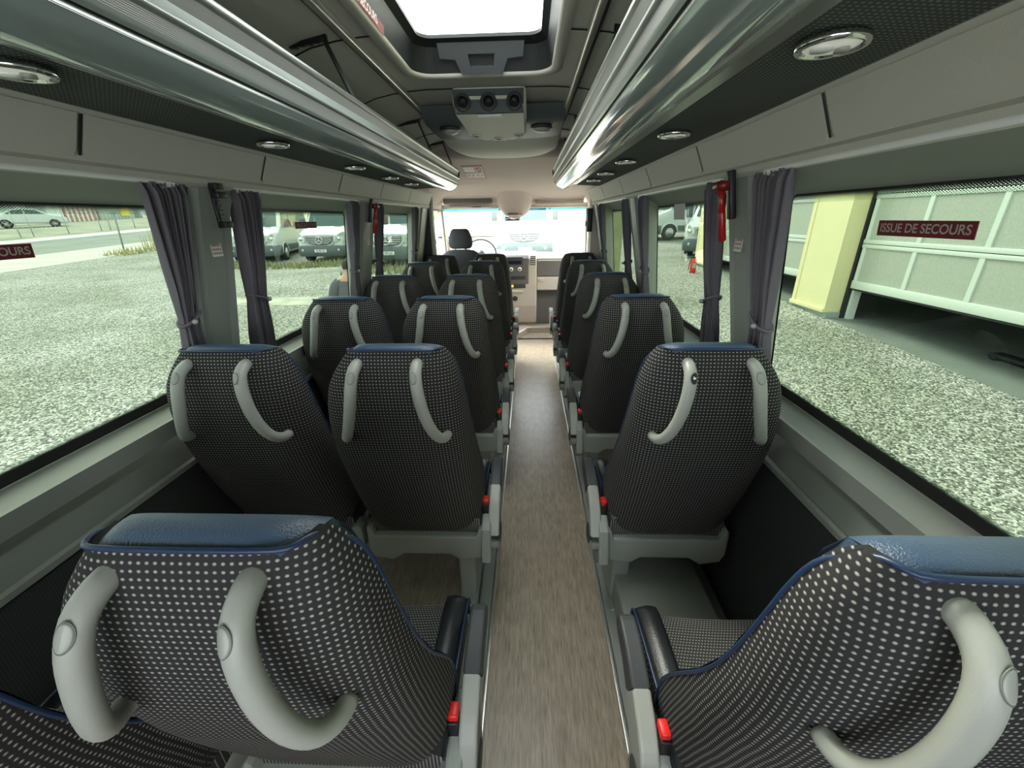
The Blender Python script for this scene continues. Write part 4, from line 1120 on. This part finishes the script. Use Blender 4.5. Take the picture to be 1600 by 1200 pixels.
# ---- garage on the right
GF = sstruct('garage_building', 'pale yellow garage block with sectional doors')
for (y0, y1) in ((7.82, 8.85), (13.3, 14.4)):
    nmx = 'near' if y0 < 10 else 'far'
    p = thing('yellow_pillar', 'pale yellow %s pillar between garage doors' % nmx, 'pillar', (5.65, (y0 + y1) / 2, gz(y0)), 0, 'yellow garage pillars')
    yc = (y0 + y1) / 2
    G().box(-.14, .22, y0 - yc, y1 - yc, .16, 4.6).build('shaft', 'wall_yellow', p)
    G().box(-.17, .20, y0 - yc - .0, y1 - yc + .02, .09, .17, bev=.01).build('base_moulding', 'wall_yellow', p)
    G().box(-.10, .24, y0 - yc - .02, y1 - yc, -.1, .10).build('plinth', 'plinth_green', p)
    G().box(-.155, -.139, y1 - yc - .12, y1 - yc - .10, .17, 4.6).build('downpipe_line', 'wall_yellow', p)
def gdoor(y0, y1, label, group):
    n = max(2, round((y1 - y0) / 1.0))
    d = thing('garage_door', label, 'garage door', (5.85, (y0 + y1) / 2, .18), 0, group)
    yc = (y0 + y1) / 2; zo = .18
    def rel(a, b): return a - yc, b - yc
    fr = G()
    for z0, z1 in ((.18, .315), (.875, .935), (.945, 1.01), (1.655, 1.72), (1.73, 1.79), (2.47, 2.53), (2.54, 2.60), (3.25, 3.35)):
        fr.box(-.03, .03, *rel(y0, y1), z0 - zo, z1 - zo, bev=.006)
    k = y1 - .06
    ysv = []
    while k > y0 + .03:
        ysv.append(k); k -= 1.0
    for yv in ysv + [y0 + .04]:
        for z0, z1 in ((.315, .875), (1.01, 1.655), (1.79, 2.47), (2.60, 3.25)):
            fr.box(-.028, .028, yv - yc - .035, yv - yc + .035, z0 - zo, z1 - zo)
    fr.build('frame', 'door_frame_white', d)
    for z0, z1 in ((.315, .875), (1.01, 1.655), (1.79, 2.47), (2.60, 3.25)):
        for a, b in zip(ysv, ysv[1:] + [y0 + .04]):
            G().box(-.008, .008, b - yc + .03, a - yc - .03, z0 - zo - .005, z1 - zo + .005).build('door_panel', 'door_panel', d)
    G().box(-.02, .02, *rel(y0, y1), .15 - zo, .18 - zo).build('bottom_seal', 'rubber_black', d)
    return d
gdoor(2.85, 7.76, 'large pale sectional garage door half open on the right', 'sectional garage doors')
gdoor(8.95, 13.25, 'garage door between the two yellow pillars, lower and partly hidden by the near pillar', 'sectional garage doors')
gdoor(-2.2, 2.8, 'nearest sectional garage door beyond the right edge', 'sectional garage doors')
for y in (7.80, 8.90):
    struct(G().box(5.80, 5.92, y - .035, y + .035, gz(y) - .05, 4.4), 'door_jamb', 'rubber_black', None, GF)
struct(G().box(5.87, 6.0, 7.70, 7.76, gz(7.7), 4.4), 'door_jamb', 'door_frame_white', None, GF)
struct(G().box(5.6, 6.3, -8, 14.4, 3.35, 5.0), 'lintel_wall', 'wall_yellow', None, GF)
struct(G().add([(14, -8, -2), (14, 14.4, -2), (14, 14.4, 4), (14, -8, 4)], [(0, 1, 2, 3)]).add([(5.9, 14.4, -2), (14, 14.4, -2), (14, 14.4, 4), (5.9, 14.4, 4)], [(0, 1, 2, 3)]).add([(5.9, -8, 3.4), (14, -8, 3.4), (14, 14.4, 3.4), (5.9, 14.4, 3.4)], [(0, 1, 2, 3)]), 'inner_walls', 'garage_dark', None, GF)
rr_ = thing('floor_jack', 'black tool lying on the garage floor under the open door', 'tool', (6.55, 5.45, gz(5.45)))
G().box(-.10, .10, -.35, .30, .03, .09, bev=.02).build('beam', 'rubber_black', rr_)
for y in (-.25, .2): G().lathe([(.0001, -.12), (.04, -.12), (.04, .12), (.0001, .12)], (0, y, .04), 'x', 12).build('wheel', 'rubber_black', rr_)
# fire extinguisher
fe = thing('fire_extinguisher', 'red fire extinguisher standing on the gravel by the far pillar', 'fire extinguisher', (4.86, 12.72, gz(12.72)))
G().lathe([(.075, .0), (.085, .01), (.085, .34), (.06, .39), (.025, .41), (.0001, .41)], seg=20).build('cylinder', 'ext_red', fe)
G().box(-.04, .03, -.02, .02, .41, .45, bev=.005).build('valve', 'black_plastic', fe)
G().tube(smoothpath([(-.03, 0, .43), (-.09, 0, .38), (-.12, 0, .20), (-.13, 0, .08)], 4), .012, 6).build('hose', 'black_plastic', fe)
G().box(-.05, .05, -.088, -.082, .14, .28).build('label', 'sticker_text', fe)

# ---- vans
def make_van(paint='van_white', full=True, emblem=True, cat_label='van', kind='sprinter'):
    r = thing('van', cat_label, 'van')
    # body: side profile lofted over the width, front at y = 0 facing -y
    secs = []   # y, halfwidth bottom, z bottom, z top, halfwidth top
    body = [(-.02, .78, .42, .60, .74), (.0, .88, .36, .98, .80), (.10, .93, .34, 1.08, .86), (.35, .97, .34, 1.18, .90), (.70, .99, .34, 1.30, .92), (.92, .99, .34, 1.38, .93), (1.25, .99, .34, 1.80, .88), (1.62, .99, .34, 2.28, .82), (1.85, .99, .34, 2.42, .80), (2.4, .99, .34, 2.56, .80), (5.6, .99, .34, 2.60, .80), (5.75, .97, .40, 2.50, .78)]
    rows = []
    for y, hb, z0, z1, ht in body:
        zm = min(z1, 1.30); row = []
        prof = [(hb * .96, z0), (hb, z0 + .1), (hb, (z0 + zm) / 2), (hb * .985, zm - .04 if z1 > 1.3 else z1 - .09), (ht + (hb - ht) * .35, z0 + (z1 - z0) * .8 if z1 > 1.5 else z1 - .035), (ht, z1 - .02 if z1 < 1.5 else z1 - .07), (ht * .8, z1), (ht * .3, z1 + .02)]
        if z1 > 1.5: prof[4] = (ht + (.97 - ht) * .45, 1.3 + (z1 - 1.3) * .6)
        row = [(x, y, z) for x, z in prof] + [(-x, y, z) for x, z in prof[::-1]]
        rows.append(row)
    G().grid(rows, closed=True, capa=True, capb=True).build('body', paint, r)
    # windscreen
    g = G(); g.grid([[(x * .80, .945 - .05 * (1 - x * x) , 1.415) for x in (-1, -.6, -.2, .2, .6, 1)], [(x * .745, 1.60 - .05 * (1 - x * x), 2.28) for x in (-1, -.6, -.2, .2, .6, 1)]])
    wsn = g.build('windscreen', 'van_glass', r)
    # side windows
    for s in (-1, 1):
        g = G().add([(s * .992, 1.20, 1.36), (s * .992, 2.05, 1.36), (s * .925, 2.05, 2.08), (s * .925, 1.62, 2.08), (s * .97, 1.22, 1.50)], [(0, 1, 2, 3, 4)]); g.build('side_window', 'van_glass', r)
        g = G().add([(s * .992, 2.35, 1.36), (s * .992, 5.3, 1.36), (s * .925, 5.3, 2.08), (s * .925, 2.35, 2.08)], [(0, 1, 2, 3)]); g.build('side_window', 'van_glass', r)
        G().box(min(s * .97, s * 1.005), max(s * .97, s * 1.005), 1.35, 5.5, .42, .66, bev=.01).build('rub_strip', 'van_bumper', r)
        # headlight
        hl_ = [(s * .58, -.035, .99), (s * .80, .05, 1.14), (s * .925, .26, 1.20), (s * .945, .16, .98), (s * .90, .04, .86), (s * .62, -.035, .80)]
        g = G().add([(x, y - .03, z) for x, y, z in hl_] + hl_, [tuple(range(6)), (0, 6, 7, 1), (1, 7, 8, 2), (2, 8, 9, 3), (3, 9, 10, 4), (4, 10, 11, 5), (5, 11, 6, 0)]); hh = g.build('headlight', 'van_light', r)
        G().lathe([(.0001, -.03), (.075, -.02), (.085, .02)], (s * .76, .0, .93), 'y', 16).build('reflector', 'chrome', hh)
        # mirror
        G().box(min(s * 1.02, s * 1.22), max(s * 1.02, s * 1.22), 1.18, 1.32, 1.38, 1.72, bev=.03).build('wing_mirror', 'van_bumper', r)
        for yw in (.95, 4.6):
            wh = G().lathe([(.20, -.11), (.33, -.11), (.345, -.07), (.345, .07), (.33, .11), (.20, .11)], (s * .90, yw, .34), 'x', 28).build('wheel', 'tyre', r)
            q = G().lathe([(.0001, s * .115), (.06, s * .12), (.08, s * .095), (.19, s * .10), (.215, s * .112)], (s * .90, yw, .34), 'x', 28); q.build('rim', 'rim_silver', wh)
            # arch
            P = [(s * .985, yw + .42 * math.cos(a), .34 + .42 * math.sin(a)) for a in [PI * k / 14 for k in range(15)]]
            G().tube(P, .035, 6).build('wheel_arch', paint, r)
            G().add([(s * .9935, yw + .39 * math.cos(a), .34 + .39 * math.sin(a)) for a in [PI * k / 14 for k in range(15)]], [tuple(range(15))]).build('arch_opening', 'dark_gap', r)
        G().box(s * .50 - .14, s * .50 + .14, .80, .84, 1.375, 1.39, bev=.004).build('wiper_vent', 'van_bumper', r)
    # grille
    gp = [(-.54, 1.03), (.54, 1.03), (.50, .84), (.40, .74), (.2, .70), (-.2, .70), (-.40, .74), (-.50, .84)]
    gr = G().prism(gp, 'y', -.065, -.01, bev=.01).build('grille', 'van_grille', r)
    for zz, ww in ((.985, .50), (.915, .50), (.845, .48), (.775, .36)):
        G().box(-ww, ww, -.085, -.06, zz - .012, zz + .012, bev=.005).build('grille_bar', 'rim_silver', gr)
    fr2 = [(-.60, 1.06), (.60, 1.06), (.56, .82), (.44, .70), (.2, .65), (-.2, .65), (-.44, .70), (-.56, .82)]
    G().tube([(x, -.055, z) for x, z in smoothp2(fr2)], .022, 6, caps=False).build('grille_surround', paint, gr)
    if emblem:
        em = G(); P = [(.135 * math.cos(a), -.105, .875 + .135 * math.sin(a)) for a in [2 * PI * k / 28 for k in range(29)]]
        em.tube(P, .014, 6, caps=False)
        for a in (PI / 2, PI / 2 + 2 * PI / 3, PI / 2 + 4 * PI / 3):
            em.tube([(0, -.105, .875), (.13 * math.cos(a), -.105, .875 + .13 * math.sin(a))], [.028, .006], 6)
        em.build('star_emblem', 'chrome', gr)
    # bumper
    rows = []
    for z, k in ((.26, .94), (.30, 1.0), (.48, 1.02), (.62, 1.01), (.68, .98)):
        rows.append([(x * k, y - (.05 if .28 < z < .64 else 0), z) for x, y in ((-.99, .55), (-.985, .20), (-.90, .02), (-.6, -.07), (0, -.10), (.6, -.07), (.90, .02), (.985, .20), (.99, .55))])
    G().grid(rows, closed=False, smooth=True).build('bumper', 'van_bumper', r)
    G().box(-.26, .26, -.172, -.155, .42, .53, bev=.003).build('number_plate', 'white_plastic', r)
    G().box(-.26, -.22, -.175, -.171, .42, .53).build('plate_band', 'sticker_blue', r)
    pt = text_g('CJ-797-CX', .10); pt.xf(Matrix(((.8, 0, 0, .02), (0, 0, 1, -.176), (0, 1, 0, .475), (0, 0, 0, 1)))).build('plate_text', 'black_plastic', r)
    for s in (-1, 1): G().lathe([(.0001, -.012), (.05, -.008), (.055, .02)], (s * .72, -.09, .50), 'y', 12).build('fog_lamp', 'van_light', r)
    return r
pr('sticker_blue', (.02, .08, .4), .5)
def smoothp2(pts):
    P = smoothpath([(a, 0, b) for a, b in pts + [pts[0]]], 3)
    return [(p.x, p.z) for p in P]
v1 = make_van(); v1.location = (-8.42, 17.2, gz(17.2) + dip(-8.42, 17.2)); v1.rotation_euler = (0, 0, math.radians(3))
tag(v1, 'white van with star emblem facing the bus, centre of the middle left window', 'van', 'white vans parked in a row')
v2 = copytree(v1); v2.location = (-11.35, 17.3, gz(17.3) + dip(-11.35, 17.3)); v2.rotation_euler = (0, 0, math.radians(14)); v2['label'] = 'white van with its side and front wheel showing, left in the middle left window'
v3 = copytree(v1); v3.location = (-4.85, 14.6, gz(14.6) + dip(-4.85, 14.6)); v3.rotation_euler = (0, 0, math.radians(4)); v3['label'] = 'van behind the front left window, with its dark lower front'
for i, (x, y, a, lb) in enumerate(((-.15, 15.0, 0, 'white van straight ahead, faint behind the bright windscreen'), (5.75, 22.4, -80, 'cream white van side-on in the middle right window'), (6.35, 15.3, -32, 'white van front partly hidden by the far yellow pillar'), (5.3, 26.5, -8, 'silver van seen through the front right window'))):
    v = copytree(v1) if i != 3 else make_van('rim_silver', emblem=False)
    v.location = (x, y, gz(min(y, 26)) + max(0, y - 26) * .3); v.rotation_euler = (0, 0, math.radians(a)); tag(v, lb, 'van', 'vehicles parked ahead')
# ---- left far side: cars, fence, buildings
def car(x, y, z, rz, label):
    c = thing('car', label, 'car', (x, y, z), rz, 'white cars behind the fence')
    prof = [(-2.2, .35), (-2.25, .75), (-2.0, .95), (-1.55, 1.02), (-1.0, 1.40), (-.4, 1.52), (.5, 1.48), (1.2, 1.10), (2.0, .95), (2.25, .75), (2.25, .35)]
    G().prism(prof, 'y', -.88, .88, bev=.12, seg=3).build('body', 'van_white', c)
    for s in (-1, 1):
        G().add([(-1.25, s * .885, 1.08), (-.85, s * .885, 1.36), (-.3, s * .885, 1.42), (.45, s * .885, 1.39), (1.0, s * .885, 1.08)], [(0, 1, 2, 3, 4)]).off((0, s * .005, 0)).build('side_window', 'van_glass', c)
        for xw in (-1.4, 1.4):
            w = G().lathe([(.0001, -.1), (.34, -.1), (.34, .1), (.0001, .1)], (xw, s * .82, .34), 'y', 20).build('wheel', 'tyre', c)
            G().lathe([(.0001, s * .105), (.21, s * .105)], (xw, s * .82, .34), 'y', 16).build('rim', 'rim_silver', w)
    return c
car(-42.3, 35.9, 1.28, math.radians(48), 'white car parked behind the fence beyond the road')
car(-46.2, 30.6, 1.2, math.radians(52), 'second white car, its rear cut off at the left edge')
F_ = thing('wire_fence', 'tall wire mesh fence on leaning posts beyond the road', 'fence', (-34.5, 32, 1.0))
for y, l in ((26.2, .15), (28.3, .1), (29.1, .05), (31.5, .02), (34.1, 0), (34.9, 0), (37.2, 0), (40, 0)):
    z0 = gz(y) + .08
    G().tube([(0, y - 32, z0 - 1.0), (0, y - 32 - l, z0 + 2.2 - 1.0)], .035, 6).build('post', 'fence_metal', F_)
g = G()
for k in range(60):
    ya = 26.2 + k * .3 - 32
    for sgn in (1, -1):
        y2 = ya + sgn * 2.2
        if -5.8 < y2 < 8.5 and -5.8 < ya < 8.5: g.tube([(0, ya, gz(ya + 32) + .1 - 1), (0, y2, gz(ya + 32) + 2.2 - 1)], .006, 3, caps=False)
g.build('wire_mesh', 'fence_metal', F_)
B = thing('warehouse', 'white building with grey shutters behind the parked cars', 'building', (-48, 40, 1.3))
G().box(-6, 0, -8, 4.0, 0, 5).build('wall', 'building_white', B)
for y0 in (-6.5, -4.2, -1.9, .8): 
    s_ = G().box(-.02, .06, y0, y0 + 1.6, .5, 3.4).build('shutter', 'window_shut', B)
    G().box(.06, .10, y0 - .05, y0 + 1.65, 1.15, 1.3).build('shutter_bar', 'building_white', s_)
Cc = thing('shipping_container', 'rust red container with pale vertical bars', 'container', (-48, 46, 1.3))
G().box(-3, 0, -1.9, 1.6, 0, 3).build('box', 'container_red', Cc)
for k in range(6): G().box(.0, .08, -1.7 + k * .5, -1.55 + k * .5, .1, 2.8).build('bar', 'building_white', Cc)
Cg = thing('shipping_container', 'grey green container with a yellow sign', 'container', (-48, 50.2, .9))
G().box(-3, 0, -2.4, 2.0, 0, 3.4).build('box', 'container_green', Cg)
for k in range(10): G().box(.0, .06, -2.3 + k * .44, -2.2 + k * .44, .1, 3.3).build('corrugation', 'window_shut', Cg)
G().box(.06, .12, .2, 1.3, 1.5, 2.7).build('yellow_sign', 'sign_yellow', Cg)
B2 = thing('white_shed', 'white framed glazed shed at the right of the containers', 'building', (-48, 56, .9))
G().box(-3, 0, -3, 5, 0, 3.6).build('wall', 'window_shut', B2)
for z in (.3, 1.3, 2.6): G().box(.0, .1, -2.8, 5, z, z + .22).build('frame_bar', 'building_white', B2)
for y in (-2.8, -.2, 2.4): G().box(.0, .12, y, y + .2, 0, 3.4).build('frame_post', 'building_white', B2)
po = thing('street_post', 'thin leaning green post at the pavement edge with weeds', 'post', (-19.2, 19.7, gz(19.7)))
G().tube([(0, 0, 0), (.02, .12, 1.75)], .035, 8).build('pole', 'post_green', po)
G().box(-.05, .05, .0, .22, 1.70, 1.80).build('cap', 'post_green', po)
# weeds
g = G(); rw = random.Random(11)
for k in range(420):
    x = -18.8 + rw.uniform(-.5, .8); y = rw.uniform(18.4, 25); h = rw.uniform(.1, .38) + (rw.uniform(.2, .9) if y > 20.5 and rw.random() < .4 else 0); z = gz(y)
    a = rw.uniform(0, PI); dx, dy = .035 * math.cos(a), .035 * math.sin(a); lx, ly = rw.uniform(-.15, .15), rw.uniform(-.15, .15)
    g.add([(x - dx, y - dy, z), (x + dx, y + dy, z), (x + lx, y + ly, z + h)], [(0, 1, 2)])
tag(g.build('weeds', 'weed'), 'dry yellow weeds along the pavement near the thin post', 'weeds', kind='stuff')
g = G()
for k in range(1700):
    x = rw.uniform(-14, -3.2); y = rw.uniform(15.5, 16.9) + (0 if x < -6 else -2.5); h = rw.uniform(.08, .28); z = gz(y) + dip(x, y)
    a = rw.uniform(0, PI); dx, dy = .03 * math.cos(a), .03 * math.sin(a)
    g.add([(x - dx, y - dy, z), (x + dx, y + dy, z), (x + rw.uniform(-.1, .1), y + rw.uniform(-.1, .1), z + h)], [(0, 1, 2)])
tag(g.build('grass', 'grass'), 'yellow green grass growing in front of the parked vans', 'grass', kind='stuff')
# trees behind the right vans
def tree(x, y, z, r, label, seed):
    rt = random.Random(seed); t = thing('tree', label, 'tree', (x, y, z), 0, 'trees beyond the yard')
    G().tube([(0, 0, 0), (.1, 0, r * 1.2)], [.15, .09], 8).build('trunk', 'olive_wood', t)
    g = G()
    for k in range(900):
        v = Vector((rt.gauss(0, 1), rt.gauss(0, 1), rt.gauss(0, 1))).normalized() * r * rt.uniform(.55, 1)
        c = Vector((0, 0, r * 1.5)) + Vector((v.x, v.y, v.z * .9)); q = r * .09
        a = Vector((rt.uniform(-1, 1), rt.uniform(-1, 1), rt.uniform(-1, 1))) * q; b = Vector((rt.uniform(-1, 1), rt.uniform(-1, 1), rt.uniform(-1, 1))) * q
        g.add([c - a, c + b, c + a, c - b], [(0, 1, 2, 3)])
    g.build('foliage', 'foliage', t)
for i, (x, y, r) in enumerate(((8.6, 34, 1.8), (13.5, 36, 2.2), (1.6, 37, 1.9))):
    tree(x, y, gz(26) + (y - 26) * .30 - .1, r, 'dark green tree behind the parked vans, ' + ['at the left of the middle right window', 'behind the yellow pillar', 'seen over the dashboard at right'][i], i)
op_ = thing('wooden_post', 'olive green timber post beyond the front right window', 'post', (2.02, 10.2, gz(10.2)))
G().box(-.13, .13, -.13, .13, 0, 2.6).build('timber', 'olive_wood', op_)

# ---- person standing outside by the middle left window
def person():
    P0 = thing('person', 'person in grey T-shirt with short dark hair standing outside, seen from behind', 'person', (-2.06, 4.75, gz(4.75)))
    # one continuous body: skin modifier over a joint graph
    J = {'pel': (0, 0, .86), 'spine': (0, .01, 1.02), 'chest': (0, .03, 1.20), 'neck0': (0, .06, 1.335), 'neck': (.005, .085, 1.40), 'head': (.01, .10, 1.49), 'crown': (.01, .10, 1.56),
         'shL': (-.165, .05, 1.275), 'elL': (-.235, .03, 1.03), 'wrL': (-.215, .16, .83), 'haL': (-.21, .20, .77), 'shR': (.165, .05, 1.275), 'elR': (.235, .03, 1.03), 'wrR': (.215, .16, .83), 'haR': (.21, .20, .77),
         'hiL': (-.09, 0, .80), 'knL': (-.10, .03, .44), 'anL': (-.10, -.02, .07), 'toL': (-.11, .13, .03), 'hiR': (.09, 0, .80), 'knR': (.10, .03, .44), 'anR': (.10, -.02, .07), 'toR': (.11, .13, .03)}
    Rr = {'pel': (.15, .11), 'spine': (.135, .10), 'chest': (.17, .115), 'neck0': (.075, .07), 'neck': (.052, .055), 'head': (.075, .092), 'crown': (.055, .065), 'sh': (.062, .062), 'el': (.042, .042), 'wr': (.028, .028), 'ha': (.03, .02), 'hi': (.095, .095), 'kn': (.06, .06), 'an': (.042, .042), 'to': (.04, .03)}
    E = [('pel', 'spine'), ('spine', 'chest'), ('chest', 'neck0'), ('neck0', 'neck'), ('neck', 'head'), ('head', 'crown')]
    for s in 'LR': E += [('neck0', 'sh' + s), ('sh' + s, 'el' + s), ('el' + s, 'wr' + s), ('wr' + s, 'ha' + s), ('pel', 'hi' + s), ('hi' + s, 'kn' + s), ('kn' + s, 'an' + s), ('an' + s, 'to' + s)]
    ks = list(J); verts = [J[k] for k in ks]; edges = [(ks.index(a), ks.index(b)) for a, b in E]
    radii = [Rr.get(k, Rr.get(k[:2])) for k in ks]
    # fingers
    for s, sg in (('L', -1), ('R', 1)):
        b = Vector(J['ha' + s]); bi = ks.index('ha' + s)
        for k in range(5):
            o = Vector(((k - 1.5) * .012 if k < 4 else -sg * .03, 0, 0))
            ln = (.045, .052, .048, .036, .03)[k]
            a = b + o + Vector((0, .02, -.02)); c = a + Vector((0, ln * .3, -ln))
            n0 = len(verts); verts += [tuple(a), tuple(c)]; edges += [(bi, n0), (n0, n0 + 1)]; radii += [(.009, .009), (.007, .007)]
    me = bpy.data.meshes.new('body'); me.from_pydata(verts, edges, [])
    ob = bpy.data.objects.new('body', me); COL.objects.link(ob); ob.parent = P0
    md = ob.modifiers.new('skin', 'SKIN'); md.use_smooth_shade = True
    for i, v in enumerate(me.skin_vertices[0].data): v.radius = radii[i]; v.use_root = (i == 0)
    ob.modifiers.new('sub', 'SUBSURF').levels = 2
    dg = bpy.context.evaluated_depsgraph_get(); dg.update()
    m2 = bpy.data.meshes.new_from_object(ob.evaluated_get(dg))
    ob.modifiers.clear(); ob.data = m2
    m2.materials.clear(); m2.materials.append(M('skin'))
    # clothes: offset copies of body faces
    def cloth(name, mat, test, off):
        bm = bmesh.new(); bm.from_mesh(m2); bm.normal_update()
        bad = [f for f in bm.faces if not test(f.calc_center_median())]
        bmesh.ops.delete(bm, geom=bad, context='FACES')
        for v in bm.verts: v.co += v.normal * off
        me3 = bpy.data.meshes.new(name); bm.to_mesh(me3); bm.free(); me3.materials.clear(); me3.materials.append(M(mat))
        o = bpy.data.objects.new(name, me3); COL.objects.link(o); o.parent = P0
        for p in me3.polygons: p.use_smooth = True
    cloth('tshirt', 'tshirt', lambda c: .80 < c.z < 1.335 and (abs(c.x) < .20 or c.z > 1.10), .014)
    cloth('trousers', 'trouser', lambda c: .10 < c.z < .86 and abs(c.x) < .19, .010)
    cloth('hair', 'hair', lambda c: c.z > 1.455 and (c.y < .135 or c.z > 1.55), .012)
    # face
    fc = G(); fc.box(-.008 + .01, .008 + .01, .185, .205, 1.47, 1.51, bev=.005); fc.build('nose', 'skin', P0)
    for s in (-1, 1):
        G().lathe([(.0001, -.006), (.014, 0), (.012, .008)], (.01 + s * .082, .10, 1.485), 'x', 10).build('ear', 'skin', P0)
        G().lathe([(.0001, .008), (.009, .004), (.011, 0)], (.01 + s * .03, .178, 1.505), 'y', 10).build('eye', 'white_plastic', P0)
    G().box(-.014, .034, .178, .186, 1.438, 1.446, bev=.002).build('mouth', 'red_dark', P0)
    return P0
pe = person(); pe.rotation_euler = (0, 0, math.radians(20))

# ================================================================== LIGHT, WORLD, CAMERA
w = bpy.data.worlds.new('sky'); S.world = w; w.use_nodes = True
nt = w.node_tree; nt.nodes.clear()
out = nt.nodes.new('ShaderNodeOutputWorld'); bg = nt.nodes.new('ShaderNodeBackground')
tc = nt.nodes.new('ShaderNodeTexCoord'); ns_ = nt.nodes.new('ShaderNodeTexNoise'); ns_.inputs['Scale'].default_value = 2.2; ns_.inputs['Detail'].default_value = 6
rp = nt.nodes.new('ShaderNodeValToRGB'); rp.color_ramp.elements[0].color = (.80, .88, .98, 1); rp.color_ramp.elements[1].color = (1, 1, .98, 1)
rp.color_ramp.elements[0].position = .4; rp.color_ramp.elements[1].position = .6
nt.links.new(tc.outputs['Generated'], ns_.inputs['Vector']); nt.links.new(ns_.outputs['Fac'], rp.inputs[0]); nt.links.new(rp.outputs[0], bg.inputs[0])
bg.inputs[1].default_value = 2.0; nt.links.new(bg.outputs[0], out.inputs[0])
sd = bpy.data.lights.new('sun', 'SUN'); sd.energy = 2.6; sd.angle = math.radians(25); sd.color = (1, .97, .88)
so = bpy.data.objects.new('sun', sd); COL.objects.link(so); so.rotation_euler = (math.radians(-35), math.radians(-25), 0)

cam = bpy.data.cameras.new('camera'); co = bpy.data.objects.new('camera', cam); COL.objects.link(co)
f = 640.; cam.sensor_width = 36; cam.sensor_fit = 'HORIZONTAL'; cam.lens = f / 1600 * 36; cam.clip_start = .02; cam.clip_end = 400
d = Vector((826 - 800, -(340 - 600), -f)).normalized()          # vehicle axis in camera space
up = Vector((0, 1, 0)); up = (up - d * up.dot(d)).normalized(); xx = d.cross(up)
Rm = Matrix((xx, d, up))
co.matrix_world = Matrix.Translation((0, 0, 1.45)) @ Rm.to_4x4()
S.camera = co
S.view_settings.view_transform = 'Standard'; S.view_settings.look = 'None'; S.view_settings.gamma = 1; S.view_settings.exposure = 2.12
S.view_settings.use_curve_mapping = False
S.cycles.max_bounces = 10; S.cycles.diffuse_bounces = 6; S.cycles.glossy_bounces = 5; S.cycles.transparent_max_bounces = 16
S.cycles.use_denoising = True
